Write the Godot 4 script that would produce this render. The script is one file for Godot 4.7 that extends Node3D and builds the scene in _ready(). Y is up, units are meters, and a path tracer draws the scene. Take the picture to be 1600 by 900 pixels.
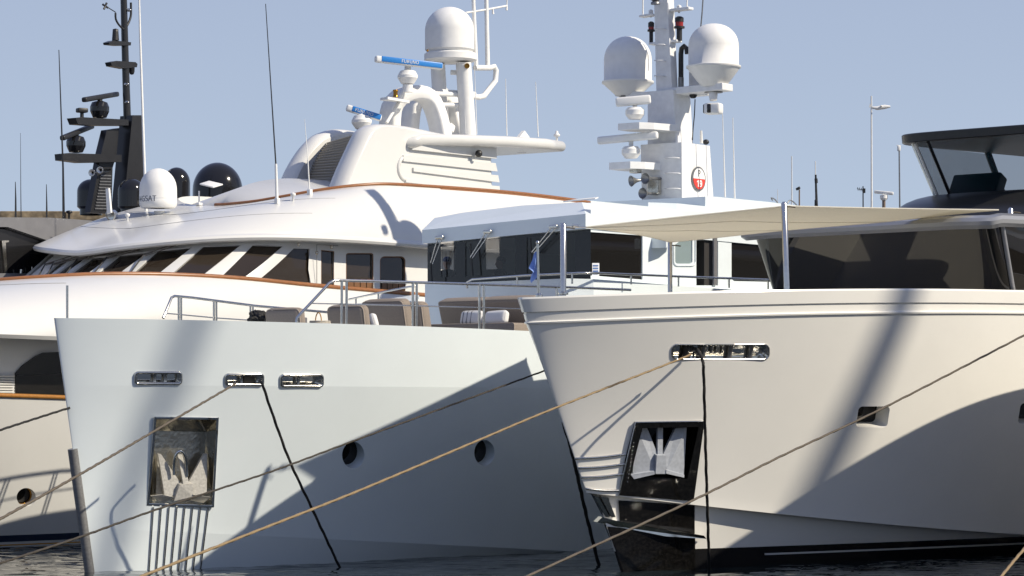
extends Node3D

# One marina seen from the quay with a long lens. Metres, y up. Every yacht has its own frame: x to port, y up, z towards the bow, origin at the stem on the water.
const FOCAL := 4537.0
const HORIZON := 640.0
const EYE := 2.7

# ---------------------------------------------------------------- mesh building
class Mb:
	var st := SurfaceTool.new()
	var sa := SurfaceTool.new()
	var n_st := 0
	var n_sa := 0
	var g := 1
	func _init():
		st.begin(Mesh.PRIMITIVE_TRIANGLES)
		sa.begin(Mesh.PRIMITIVE_TRIANGLES)
	func tri(a: Vector3, b: Vector3, c: Vector3, grp := -1):
		st.set_smooth_group(grp)
		st.set_uv(Vector2(a.x, a.y)); st.add_vertex(a)
		st.set_uv(Vector2(c.x, c.y)); st.add_vertex(c)
		st.set_uv(Vector2(b.x, b.y)); st.add_vertex(b)
		n_st += 1
	func quad(a, b, c, d, grp := -1):
		tri(a, b, c, grp)
		tri(a, c, d, grp)
	func vtx(p: Vector3, n: Vector3, uv := Vector2.ZERO):
		sa.set_normal(n); sa.set_uv(uv); sa.add_vertex(p)
	func tria(a, b, c, na, nb, nc, ua := Vector2.ZERO, ub := Vector2.ZERO, uc := Vector2.ZERO):
		vtx(a, na, ua); vtx(c, nc, uc); vtx(b, nb, ub)
		n_sa += 1
	func newg() -> int:
		g += 1
		return g
	func commit() -> ArrayMesh:
		var m := ArrayMesh.new()
		if n_st > 0:
			st.generate_normals()
			st.index()
			st.commit(m)
		if n_sa > 0:
			sa.index()
			sa.commit(m)
		return m
	func poly(pts: Array):                       # flat face, counter-clockwise seen from outside
		var n := Vector3.ZERO
		for i in pts.size():
			n += pts[i].cross(pts[(i + 1) % pts.size()])
		n = n.normalized()
		var ex: Vector3 = (pts[1] - pts[0]).normalized()
		var ey := n.cross(ex)
		var q := PackedVector2Array()
		for p in pts:
			q.append(Vector2((p - pts[0]).dot(ex), (p - pts[0]).dot(ey)))
		var t := Geometry2D.triangulate_polygon(q)
		for i in range(0, t.size(), 3):
			var a: Vector3 = pts[t[i]]; var b: Vector3 = pts[t[i + 1]]; var c: Vector3 = pts[t[i + 2]]
			if (b - a).cross(c - a).dot(n) < 0.0: tri(a, c, b)
			else: tri(a, b, c)
	func prism(pts: Array, ext: Vector3, smooth := false):
		var n := Vector3.ZERO
		for i in pts.size():
			n += (pts[i] - pts[0]).cross(pts[(i + 1) % pts.size()] - pts[0])
		var p := pts.duplicate()
		if n.dot(ext) < 0.0: p.reverse()
		var q := []
		var r := []
		for v in p:
			q.append(v + ext)
			r.push_front(v)
		poly(q)
		poly(r)
		var gg := newg() if smooth else -1
		for i in p.size():
			var j := (i + 1) % p.size()
			quad(p[i], p[j], q[j], q[i], gg)
	func box(xf: Transform3D, size: Vector3, bevel := 0.0):
		var h := size * 0.5
		if bevel <= 0.0:
			var c := []
			for i in 8:
				c.append(xf * Vector3(h.x * (1 if i & 1 else -1), h.y * (1 if i & 2 else -1), h.z * (1 if i & 4 else -1)))
			quad(c[4], c[5], c[7], c[6]); quad(c[1], c[0], c[2], c[3]); quad(c[5], c[1], c[3], c[7])
			quad(c[0], c[4], c[6], c[2]); quad(c[6], c[7], c[3], c[2]); quad(c[0], c[1], c[5], c[4])
		else:
			rbox(xf, size, minf(bevel, minf(h.x, minf(h.y, h.z)) * 0.98), 1)
	# a box with rounded edges; k steps round each edge (1 = chamfer)
	func rbox(xf: Transform3D, size: Vector3, r: float, k := 3, bulge := 0.0):
		var h := size * 0.5
		var gg := newg() if k > 1 else -1
		var cs := []
		for ax in 3:
			var a := []
			for i in k + 1: a.append(-h[ax] + r * (1.0 - cos(PI / 2 * i / k)) if k > 1 else (-h[ax] + (0.0 if i == 0 else r)))
			if bulge != 0.0: a.append_array([-(h[ax] - r) * 0.5, 0.0, (h[ax] - r) * 0.5])
			for i in k + 1: a.append(-a[k - i])
			cs.append(a)
		for f in 6:
			var ax := f >> 1
			var sg := 1.0 if f & 1 else -1.0
			var u := (ax + 1) % 3
			var v := (ax + 2) % 3
			var gu: Array = cs[u]
			var gv: Array = cs[v]
			var pt := []
			for i in gu.size():
				for j in gv.size():
					var p := Vector3.ZERO
					p[ax] = h[ax] * sg; p[u] = gu[i]; p[v] = gv[j]
					var inn := p.clamp(-(h - Vector3.ONE * r), h - Vector3.ONE * r)
					var d := p - inn
					if d.length() > 1e-6: p = inn + d.normalized() * r
					if bulge != 0.0:
						var w := (1.0 - pow(absf(p[u]) / h[u], 2.0)) * (1.0 - pow(absf(p[v]) / h[v], 2.0))
						p[ax] += sg * bulge * w
					pt.append(xf * p)
			var nv := gv.size()
			for i in gu.size() - 1:
				for j in nv - 1:
					var a: Vector3 = pt[i * nv + j]; var b: Vector3 = pt[(i + 1) * nv + j]; var c: Vector3 = pt[(i + 1) * nv + j + 1]; var d2: Vector3 = pt[i * nv + j + 1]
					if k == 1 and (a.distance_squared_to(c) < 1e-9 or b.distance_squared_to(d2) < 1e-9): continue
					if sg > 0: quad(a, b, c, d2, gg)
					else: quad(a, d2, c, b, gg)
	func ring_loft(rings: Array, closed := true, cap0 := true, cap1 := true, flat := false):
		var gg := -1 if flat else newg()
		var n: int = rings[0].size()
		for k in rings.size() - 1:
			for i in (n if closed else n - 1):
				var j := (i + 1) % n
				quad(rings[k][i], rings[k][j], rings[k + 1][j], rings[k + 1][i], gg)
		if cap0:
			var r := []
			for v in rings[0]: r.push_front(v)
			fan(r)
		if cap1:
			fan(rings[-1])
	func fan(r):
		var c := Vector3.ZERO
		for v in r: c += v
		c /= r.size()
		var gg := newg()
		for i in r.size():
			tri(c, r[i], r[(i + 1) % r.size()], gg)
	func tube(pts: Array, rad, seg := 8, caps := true):
		var rings := []
		var up := Vector3.UP
		var t0: Vector3 = (pts[1] - pts[0]).normalized()
		if absf(t0.dot(up)) > 0.95: up = Vector3.RIGHT
		for i in pts.size():
			var t: Vector3
			if i == 0: t = pts[1] - pts[0]
			elif i == pts.size() - 1: t = pts[i] - pts[i - 1]
			else: t = (pts[i] - pts[i - 1]).normalized() + (pts[i + 1] - pts[i]).normalized()
			t = t.normalized()
			var x := up.cross(t).normalized()
			up = t.cross(x).normalized()
			var r: float = rad[i] if rad is Array else rad
			var ring := []
			for k in seg:
				var a := TAU * k / seg
				ring.append(pts[i] + (x * cos(a) + up * sin(a)) * r)
			rings.append(ring)
		ring_loft(rings, true, caps, caps)
	func lathe(xf: Transform3D, prof: Array, seg := 24, flat_rings := []):   # prof: Vector2(radius, height) upwards; flat_rings: where the smoothing breaks
		var gg := newg()
		for k in prof.size() - 1:
			if k in flat_rings: gg = newg()
			for i in seg:
				var a := TAU * i / seg
				var b := TAU * (i + 1) / seg
				var p0 := xf * Vector3(prof[k].x * cos(a), prof[k].y, -prof[k].x * sin(a))
				var p1 := xf * Vector3(prof[k].x * cos(b), prof[k].y, -prof[k].x * sin(b))
				var p2 := xf * Vector3(prof[k + 1].x * cos(b), prof[k + 1].y, -prof[k + 1].x * sin(b))
				var p3 := xf * Vector3(prof[k + 1].x * cos(a), prof[k + 1].y, -prof[k + 1].x * sin(a))
				if prof[k].x < 1e-5: tri(p0, p2, p3, gg)
				elif prof[k + 1].x < 1e-5: tri(p0, p1, p2, gg)
				else: quad(p0, p1, p2, p3, gg)
	func ball(c: Vector3, r: Vector3, seg := 16, rings := 10):
		var prof := []
		for i in rings + 1:
			var a := -PI / 2 + PI * i / rings
			prof.append(Vector2(cos(a) if i > 0 and i < rings else 0.0, sin(a)))
		lathe(Transform3D(Basis().scaled(r), c), prof, seg)
	# a curved sheet S(u, v), u right, v up seen from outside, with holes cut out of it; holes are polygons in cell units
	func sheet(S: Callable, nu: int, nv: int, holes := [], u0 := 0.0, u1 := 1.0, v0 := 0.0, v1 := 1.0, flip := false):
		var boxes := []
		for h in holes:
			var r := Rect2(h[0], Vector2.ZERO)
			for p in h: r = r.expand(p)
			boxes.append(r)
		var M := func(q: Vector2) -> Vector2: return Vector2(lerpf(u0, u1, q.x / nu), lerpf(v0, v1, q.y / nv))
		var cache := {}
		var node := func(q: Vector2) -> Array:
			if cache.has(q): return cache[q]
			var w: Vector2 = M.call(q)
			var p: Vector3 = S.call(w.x, w.y)
			var eu := (u1 - u0) / nu * 0.05
			var ev := (v1 - v0) / nv * 0.05
			var du: Vector3 = S.call(minf(w.x + eu, u1), w.y) - S.call(maxf(w.x - eu, u0), w.y)
			var dv: Vector3 = S.call(w.x, minf(w.y + ev, v1)) - S.call(w.x, maxf(w.y - ev, v0))
			if du.length() < 1e-7: du = S.call(minf(w.x + eu, u1), w.y + ev * 10) - S.call(maxf(w.x - eu, u0), w.y + ev * 10)
			var n := du.cross(dv).normalized()
			if flip: n = -n
			cache[q] = [p, n, w]
			return cache[q]
		var emit := func(a: Vector2, b: Vector2, c: Vector2):
			var A: Array = node.call(a); var B: Array = node.call(b); var C: Array = node.call(c)
			if flip: tria(A[0], C[0], B[0], A[1], C[1], B[1], A[2], C[2], B[2])
			else: tria(A[0], B[0], C[0], A[1], B[1], C[1], A[2], B[2], C[2])
		for i in nu:
			for j in nv:
				var todo := []
				var cell := Rect2(i, j, 1, 1)
				var hit := []
				for k in holes.size():
					if boxes[k].intersects(cell): hit.append(k)
				if hit.is_empty():
					var a := Vector2(i, j); var b := Vector2(i + 1, j); var c := Vector2(i + 1, j + 1); var d := Vector2(i, j + 1)
					emit.call(a, b, c); emit.call(a, c, d)
					continue
				todo.append(cell)
				while not todo.is_empty():
					var cl: Rect2 = todo.pop_back()
					var polys := [PackedVector2Array([cl.position, cl.position + Vector2(cl.size.x, 0), cl.end, cl.position + Vector2(0, cl.size.y)])]
					var bad := false
					for k in hit:
						var out := []
						for q in polys:
							for w in Geometry2D.clip_polygons(q, holes[k]):
								if Geometry2D.is_polygon_clockwise(w): bad = true
								out.append(w)
						polys = out
					if bad and cl.size.x > 0.02:
						var hs := cl.size * 0.5
						for q in 4: todo.append(Rect2(cl.position + Vector2(hs.x * (q & 1), hs.y * (q >> 1)), hs))
						continue
					for q in polys:
						var t := Geometry2D.triangulate_polygon(q)
						for e in range(0, t.size(), 3):
							var a: Vector2 = q[t[e]]; var b: Vector2 = q[t[e + 1]]; var c: Vector2 = q[t[e + 2]]
							if (b - a).cross(c - a) < 0: emit.call(a, c, b)
							else: emit.call(a, b, c)

# ---------------------------------------------------------------- frames
class Fr:
	var xf: Transform3D
	var inv: Transform3D
	var k := 1.0                                  # what the b and s planes are multiplied by
	func _init(px: float, d: float, ang := 37.0):
		var t := deg_to_rad(ang)
		xf = Transform3D(Basis(Vector3(cos(t), 0, sin(t)), Vector3.UP, Vector3(-sin(t), 0, cos(t))), Vector3((px - 800.0) / FOCAL * d, 0, -d))
		inv = xf.affine_inverse()
	func at(px: float, py: float, d: float) -> Vector3:            # depth d
		return inv * Vector3((px - 800.0) / FOCAL * d, EYE - (py - HORIZON) / FOCAL * d, -d)
	func on(px: float, py: float, n: Vector3, k: float) -> Vector3: # where the sight line meets the plane n.p = k of this frame
		var o := inv * Vector3(0, EYE, 0)
		var r := at(px, py, 1.0) - o
		return o + r * ((k - n.dot(o)) / n.dot(r))
	func b(px, py, v) -> Vector3: return on(px, py, Vector3.RIGHT, v * k)
	func s(px, py, v) -> Vector3: return on(px, py, Vector3.BACK, -v * k)
	func y(px, py, v) -> Vector3: return on(px, py, Vector3.UP, v)
	func px(p: Vector3) -> Vector2:
		var w := xf * p
		return Vector2(800.0 + w.x / -w.z * FOCAL, HORIZON - (w.y - EYE) / -w.z * FOCAL)
	func sb(s_: float, b_: float, y_: float) -> Vector3: return Vector3(b_, y_, -s_)

func P(px: float, py: float, d: float) -> Vector3:
	return Vector3((px - 800.0) / FOCAL * d, EYE - (py - HORIZON) / FOCAL * d, -d)

# where on a sheet S(u, v) a point of the photograph lies
func find_uv(f: Fr, S: Callable, px: float, py: float, v0 := 0.0, v1 := 1.0, u0 := 0.0) -> Vector2:
	var best := Vector2.ZERO
	var bd := 1e18
	var goal := Vector2(px, py)
	for i in 41:
		for j in 17:
			var q := Vector2(lerpf(u0, 1.0, i / 40.0), lerpf(v0, v1, j / 16.0))
			var e: float = f.px(S.call(q.x, q.y)).distance_squared_to(goal)
			if e < bd:
				bd = e; best = q
	for it in 12:
		var p0: Vector2 = f.px(S.call(best.x, best.y))
		var du: Vector2 = (f.px(S.call(best.x + 1e-4, best.y)) - p0) / 1e-4
		var dv: Vector2 = (f.px(S.call(best.x, best.y + 1e-4)) - p0) / 1e-4
		var det := du.x * dv.y - du.y * dv.x
		if absf(det) < 1e-6: break
		var e := goal - p0
		best += Vector2(e.x * dv.y - e.y * dv.x, du.x * e.y - du.y * e.x) / det
		best = best.clamp(Vector2(u0, v0), Vector2(1, v1))
		if e.length() < 0.01: break
	return best
func normal_at(S: Callable, q: Vector2) -> Vector3:
	var e := 1e-3
	return (S.call(q.x + e, q.y) - S.call(q.x - e, q.y)).cross(S.call(q.x, q.y + e) - S.call(q.x, q.y - e)).normalized()
func curve3(pts: Array, n: int) -> Array:                          # a smooth line through points
	var c := Curve3D.new()
	for i in pts.size():
		var t := Vector3.ZERO
		if i > 0 and i < pts.size() - 1: t = (pts[i + 1] - pts[i - 1]) / 6.0
		c.add_point(pts[i], -t, t)
	var out := []
	var l := c.get_baked_length()
	for i in n + 1: out.append(c.sample_baked(l * i / n, true))
	return out

# ---------------------------------------------------------------- things and parts
var taken := {}
func numbered(called: String) -> String:
	if not taken.has(called):
		taken[called] = 0
		return called
	taken[called] += 1
	return "%s_%03d" % [called, taken[called]]
func tag(o: Node, label: String, category: String, group := ""):
	o.set_meta("label", label)
	o.set_meta("category", category)
	if group: o.set_meta("group", group)
func thing(called: String, label: String, category: String, xf: Transform3D, group := "") -> Node3D:
	var o := Node3D.new()
	o.name = numbered(called)
	add_child(o)
	o.transform = xf
	tag(o, label, category, group)
	return o
func part(parent: Node, called: String, mb: Mb, m: Material, label := "") -> MeshInstance3D:
	var o := MeshInstance3D.new()
	o.name = called
	o.mesh = mb.commit()
	o.material_override = m
	parent.add_child(o, true)
	if label: o.set_meta("label", label)
	return o
# a thing of one mesh; its shape is given in the axes of frame xf
func single(called: String, mb: Mb, m: Material, label: String, category: String, xf := Transform3D(), group := "") -> MeshInstance3D:
	var o := MeshInstance3D.new()
	o.name = numbered(called)
	o.mesh = mb.commit()
	o.material_override = m
	add_child(o)
	o.transform = xf
	tag(o, label, category, group)
	return o
func struct(called: String, mb: Mb, m: Material) -> MeshInstance3D:
	var o := MeshInstance3D.new()
	o.name = numbered(called)
	o.mesh = mb.commit()
	o.material_override = m
	add_child(o)
	o.set_meta("kind", "structure")
	return o

# ---------------------------------------------------------------- materials
var M := {}
func lin(r: float, g: float, b: float) -> Color:                    # a real-world (linear) base colour
	return Color(r, g, b).linear_to_srgb()
func noise_tex(seed_: int, freq: float, lo: Color, hi: Color, oct := 4, size := 256, kind := FastNoiseLite.TYPE_SIMPLEX_SMOOTH) -> NoiseTexture2D:
	var n := FastNoiseLite.new()
	n.seed = seed_; n.frequency = freq; n.fractal_octaves = oct; n.noise_type = kind
	var t := NoiseTexture2D.new()
	t.width = size; t.height = size; t.seamless = true; t.noise = n
	var gr := Gradient.new()
	gr.set_color(0, lo); gr.set_color(1, hi)
	t.color_ramp = gr
	return t
func bump_tex(seed_: int, freq: float, strength: float, size := 256, oct := 3) -> NoiseTexture2D:
	var n := FastNoiseLite.new()
	n.seed = seed_; n.frequency = freq; n.fractal_octaves = oct
	var t := NoiseTexture2D.new()
	t.width = size; t.height = size; t.seamless = true; t.noise = n
	t.as_normal_map = true; t.bump_strength = strength
	return t
func mat(called: String, col: Color, rough := 0.5, metal := 0.0, spec := 0.5) -> StandardMaterial3D:
	var m := StandardMaterial3D.new()
	m.albedo_color = col; m.roughness = rough; m.metallic = metal; m.metallic_specular = spec
	m.resource_name = called
	M[called] = m
	return m
# grain: a world of patches a little darker and lighter than the colour, with an optional fine relief
func grain(m: StandardMaterial3D, seed_: int, scale: float, lo: float, relief := 0.0, freq := 0.02):
	m.albedo_texture = noise_tex(seed_, freq, Color(lo, lo, lo), Color(1, 1, 1), 5)
	m.uv1_triplanar = true
	m.uv1_scale = Vector3.ONE * scale
	if relief > 0.0:
		m.normal_enabled = true
		m.normal_texture = bump_tex(seed_ + 7, 0.02, 4.0)
		m.normal_scale = relief
func make_materials():
	var m := mat("white_gelcoat", lin(0.64, 0.64, 0.62), 0.22); grain(m, 11, 0.15, 0.985, 0.02)
	m = mat("pale_grey_paint", lin(0.71, 0.775, 0.80), 0.18); grain(m, 12, 0.13, 0.98, 0.02)
	m = mat("ivory_paint", lin(0.81, 0.80, 0.755), 0.18); grain(m, 13, 0.13, 0.98, 0.02)
	m = mat("mast_white", lin(0.78, 0.785, 0.78), 0.35); grain(m, 14, 0.9, 0.94, 0.04)
	m = mat("radome_white", lin(0.78, 0.78, 0.76), 0.6); grain(m, 15, 0.9, 0.95, 0.03)
	m = mat("black_gloss", lin(0.012, 0.012, 0.013), 0.12)
	m = mat("black_plastic", lin(0.02, 0.02, 0.021), 0.45); grain(m, 16, 3.0, 0.7)
	m = mat("charcoal_paint", lin(0.022, 0.022, 0.023), 0.28); grain(m, 17, 0.6, 0.9)
	m = mat("slate_paint", lin(0.17, 0.17, 0.178), 0.2); grain(m, 18, 0.4, 0.92)
	m = mat("steel", Color(0.84, 0.83, 0.81), 0.18, 1.0); grain(m, 19, 2.0, 0.9)
	m = mat("mirror_steel", Color(0.88, 0.87, 0.84), 0.06, 1.0)
	m = mat("worn_steel", Color(0.86, 0.84, 0.79), 0.24, 1.0); grain(m, 20, 3.0, 0.82)
	m = mat("anchor_steel", Color(0.80, 0.79, 0.76), 0.5, 0.25); grain(m, 40, 3.0, 0.75)
	m = mat("teak", lin(0.36, 0.15, 0.055), 0.35); grain(m, 21, 2.2, 0.75)
	m.uv1_scale = Vector3(1.0, 9.0, 1.0)
	m = mat("dark_glass", lin(0.010, 0.009, 0.008), 0.03)
	m = mat("taupe_fabric", lin(0.27, 0.225, 0.185), 0.9); grain(m, 22, 6.0, 0.86, 0.3)
	m = mat("white_fabric", lin(0.74, 0.74, 0.73), 0.9); grain(m, 23, 8.0, 0.9, 0.3)
	m = mat("navy_fabric", lin(0.02, 0.03, 0.06), 0.9)
	m = mat("black_canvas", lin(0.014, 0.014, 0.014), 0.75); grain(m, 24, 5.0, 0.6, 0.5)
	m = mat("dark_rubber", lin(0.02, 0.02, 0.02), 0.6)
	m = mat("brass", Color(0.62, 0.45, 0.2), 0.3, 1.0)

	m = mat("slate_steel", Color(0.6, 0.6, 0.6), 0.4, 0.8); grain(m, 25, 2.0, 0.75)
	m = mat("shoe_grey", lin(0.2, 0.2, 0.2), 0.4); grain(m, 26, 3.0, 0.8)
	m = mat("awning_cloth", lin(0.87, 0.855, 0.80), 0.85); grain(m, 27, 5.0, 0.93, 0.15)
	m.backlight_enabled = true
	m.backlight = Color(1.0, 0.98, 0.92)
	m = mat("black_plate", lin(0.015, 0.014, 0.013), 0.12); grain(m, 28, 2.5, 0.35, 0.1)
	m = mat("anchor_grey", lin(0.42, 0.45, 0.5), 0.45); grain(m, 29, 2.5, 0.85)
	m = mat("brow_grey", lin(0.22, 0.225, 0.235), 0.16); m.clearcoat_enabled = true
	m = mat("rope_tan", lin(0.36, 0.26, 0.14), 0.9); grain(m, 30, 9.0, 0.6, 0.4)
	m = mat("rope_grey", lin(0.17, 0.14, 0.105), 0.9); grain(m, 31, 9.0, 0.55, 0.4)
	m = mat("rope_black", lin(0.014, 0.013, 0.012), 0.85); grain(m, 32, 9.0, 0.6, 0.4)
	mat("navy_paint", lin(0.012, 0.022, 0.05), 0.3)
	mat("yellow_paint", lin(0.55, 0.28, 0.03), 0.35)
	mat("bright_blue", lin(0.025, 0.20, 0.56), 0.35)
	mat("flag_blue", lin(0.22, 0.34, 0.72), 0.8)
	m = mat("stone", lin(0.42, 0.33, 0.21), 0.95); grain(m, 33, 0.25, 0.55, 0.6, 0.03)
	m = mat("concrete", lin(0.36, 0.34, 0.31), 0.9); grain(m, 34, 0.1, 0.7, 0.3)
	mat("skin", lin(0.42, 0.25, 0.18), 0.6)
	mat("dark_cloth", lin(0.03, 0.03, 0.035), 0.9)
	mat("cap_blue", lin(0.03, 0.08, 0.28), 0.8)
	mat("louvre", lin(0.36, 0.33, 0.28), 0.5)
	mat("wood_dark", lin(0.16, 0.075, 0.03), 0.5)
	pane("clear_glass", lin(0.004, 0.03, 0.042), 0.48)
	m = mat("teak_bright", lin(0.42, 0.19, 0.045), 0.3); grain(m, 35, 2.2, 0.8)
	mat("brown_glass", lin(0.028, 0.021, 0.015), 0.03)
	mat("bronze_arm", lin(0.12, 0.105, 0.09), 0.45)
	m = mat("basket_cream", lin(0.55, 0.5, 0.42), 0.9); grain(m, 36, 8.0, 0.7)
	mat("handle_tan", lin(0.4, 0.22, 0.06), 0.6)
	mat("cream_wall", lin(0.62, 0.56, 0.46), 0.9)
	mat("rust_post", lin(0.2, 0.15, 0.12), 0.7)
	m = mat("beaten_steel", Color(0.78, 0.765, 0.72), 0.26, 0.9); grain(m, 41, 3.0, 0.85)
	m = mat("hardtop_black", lin(0.016, 0.0155, 0.015), 0.3); grain(m, 42, 1.0, 0.8)
	mat("piping_tan", lin(0.36, 0.30, 0.24), 0.9)
	m = mat("rope_dark", lin(0.075, 0.062, 0.046), 0.9); grain(m, 43, 9.0, 0.5, 0.4)
	mat("console_dark", lin(0.03, 0.028, 0.027), 0.5)
	mat("paper", lin(0.6, 0.62, 0.66), 0.7)
	mat("blue_ink", lin(0.06, 0.12, 0.3), 0.6)
	mat("red_plastic", lin(0.28, 0.02, 0.015), 0.2)
	mat("red_enamel", lin(0.62, 0.05, 0.03), 0.3)
	mat("pale_glass", lin(0.22, 0.28, 0.29), 0.04)
	pane("tinted_glass", lin(0.012, 0.011, 0.011), 0.62)

func pane(called: String, col: Color, alpha: float) -> StandardMaterial3D:
	var m := mat(called, col, 0.02)
	m.transparency = BaseMaterial3D.TRANSPARENCY_ALPHA
	m.albedo_color.a = alpha
	return m

# ---------------------------------------------------------------- scene
var FB: Fr
var FRt: Fr
var FC: Fr
var FD: Fr
func _ready():
	var cam := Camera3D.new()
	cam.name = "camera"
	cam.projection = Camera3D.PROJECTION_FRUSTUM
	cam.near = 0.5
	cam.far = 3000.0
	cam.keep_aspect = Camera3D.KEEP_HEIGHT
	cam.size = 900.0 / FOCAL * cam.near
	cam.frustum_offset = Vector2(0, (HORIZON - 450.0) / FOCAL * cam.near)
	cam.position = Vector3(0, EYE, 0)
	add_child(cam)
	cam.current = true
	var env := Environment.new()
	env.background_mode = Environment.BG_SKY
	env.tonemap_mode = Environment.TONE_MAPPER_LINEAR
	env.tonemap_exposure = 1.4
	var sky := ProceduralSkyMaterial.new()
	sky.sky_top_color = Color(0.448, 0.495, 0.643)
	sky.sky_horizon_color = Color(0.65, 0.708, 0.765)
	sky.sky_curve = 0.16
	sky.ground_horizon_color = Color(0.45, 0.46, 0.46)
	sky.ground_bottom_color = Color(0.10, 0.11, 0.12)
	sky.sun_angle_max = 1.0
	env.sky = Sky.new()
	env.sky.sky_material = sky
	env.sdfgi_enabled = true
	env.ssao_enabled = true
	env.ssil_enabled = true
	var we := WorldEnvironment.new()
	we.name = "environment"
	we.environment = env
	add_child(we)
	var sun := DirectionalLight3D.new()
	sun.name = "sun"
	sun.light_energy = 1.25
	sun.light_color = Color(1.0, 0.955, 0.875)
	sun.light_angular_distance = 0.55
	sun.shadow_enabled = true
	var az := deg_to_rad(71.0)
	var el := deg_to_rad(37.5)
	var to_sun := Vector3(sin(az) * cos(el), sin(el), cos(az) * cos(el))
	sun.basis = Basis.looking_at(-to_sun, Vector3.UP)
	add_child(sun)
	make_materials()
	FB = Fr.new(140, 48.2)
	FRt = Fr.new(965, 48.4, 42.0)
	FC = Fr.new(800.0 - 16.1 / 48.8 * FOCAL, 48.8 * 1.055)
	FC.k = 1.055
	water()
	explorer_yacht()
	ivory_yacht()
	plan_k = FC.k
	classic_yacht()
	plan_k = 1.0
	dark_yacht()
	neighbour()
	ropes()
	small_things()
	background()

func water():
	var mb := Mb.new()
	var n := FastNoiseLite.new()
	n.seed = 5; n.frequency = 0.9; n.fractal_octaves = 3
	var n2 := FastNoiseLite.new()
	n2.seed = 9; n2.frequency = 0.22; n2.fractal_octaves = 2
	var S := func(u: float, v: float) -> Vector3:
		var x := lerpf(-14.0, 16.0, u)
		var z := lerpf(-38.0, -64.0, v)
		var edge := minf(minf(u, 1.0 - u), minf(v, 1.0 - v)) * 20.0
		return Vector3(x, (n.get_noise_2d(x * 0.6, z * 1.9) * 0.03 + n2.get_noise_2d(x, z * 1.3) * 0.04) * clampf(edge, 0.0, 1.0), z)
	mb.sheet(S, 260, 260)
	for q in [[-400, 400, 30, -38], [-400, -14, -38, -64], [16, 400, -38, -64], [-400, 400, -64, -600]]:
		mb.quad(Vector3(q[0], 0, q[2]), Vector3(q[1], 0, q[2]), Vector3(q[1], 0, q[3]), Vector3(q[0], 0, q[3]))
	var m := mat("sea_water", lin(0.012, 0.018, 0.02), 0.03)
	m.metallic_specular = 0.5
	struct("sea", mb, m)

# ---------------------------------------------------------------- hulls
# rows from the bottom up: y (Callable of s along the row), half breadth, length of the entry, its fullness, where the stem is
func hull_row(r: Dictionary, u: float, s_end: float) -> Vector3:
	var s: float = lerpf(r.s0, s_end, pow(u, 1.7))
	var q := s - float(r.s0)
	var k := pow(1.0 - pow(1.0 - clampf(q / float(r.len), 0.0, 1.0), float(r.full)), float(r.get("blunt", 1.0)))
	return Vector3(float(r.wide) * k * plan_k, r.y.call(q), -s * plan_k)
func hull_surface(lo: Dictionary, hi: Dictionary, s_end: float, bend := 0.0, fade := 6.0) -> Callable:
	return func(u: float, v: float) -> Vector3:
		var a := hull_row(lo, u, s_end)
		var b := hull_row(hi, u, s_end)
		var p := a.lerp(b, v)
		var e := 1.0 + bend * exp(-u * fade)
		p.x = lerpf(a.x, b.x, pow(v, e))
		return p
func mirror(S: Callable) -> Callable:
	return func(u: float, v: float) -> Vector3:
		var p: Vector3 = S.call(u, v)
		return Vector3(-p.x, p.y, p.z)
func deck_and_rail(mb: Mb, top: Dictionary, s_end: float, deck_y: float, thick := 0.14, flare := 0.35):
	var S := func(side: float) -> Array:
		var o := []
		var i := []
		for k in 41:
			var p := hull_row(top, k / 40.0, s_end)
			var t := (hull_row(top, minf(k / 40.0 + 0.01, 1.0), s_end) - hull_row(top, maxf(k / 40.0 - 0.01, 0.0), s_end)).normalized()
			var inw := Vector3(t.z, 0, -t.x).normalized() * thick
			if inw.dot(Vector3(-1, 0, -0.6)) < 0.0: inw = -inw
			var q := p + inw
			q.x = maxf(q.x, 0.0)
			o.append(Vector3(p.x * side, p.y, p.z)); i.append(Vector3(q.x * side, q.y, q.z))
		return [o, i]
	for side in [1.0, -1.0]:
		var oi: Array = S.call(side)
		for k in 40:
			var a: Vector3 = oi[0][k]; var b: Vector3 = oi[0][k + 1]; var c: Vector3 = oi[1][k + 1]; var d: Vector3 = oi[1][k]
			var cd := Vector3(maxf(absf(c.x) - flare, 0.0) * side, deck_y, minf(c.z, float(oi[1][0].z) - flare * 1.6)); var dd := Vector3(maxf(absf(d.x) - flare, 0.0) * side, deck_y, minf(d.z, float(oi[1][0].z) - flare * 1.6))
			if side > 0:
				mb.quad(a, b, c, d, 900); mb.quad(d, c, cd, dd, 901); mb.quad(dd, cd, Vector3(0, deck_y, cd.z), Vector3(0, deck_y, dd.z), 902)
			else:
				mb.quad(a, d, c, b, 900); mb.quad(d, dd, cd, c, 901); mb.quad(dd, Vector3(0, deck_y, dd.z), Vector3(0, deck_y, cd.z), cd, 902)
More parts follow.
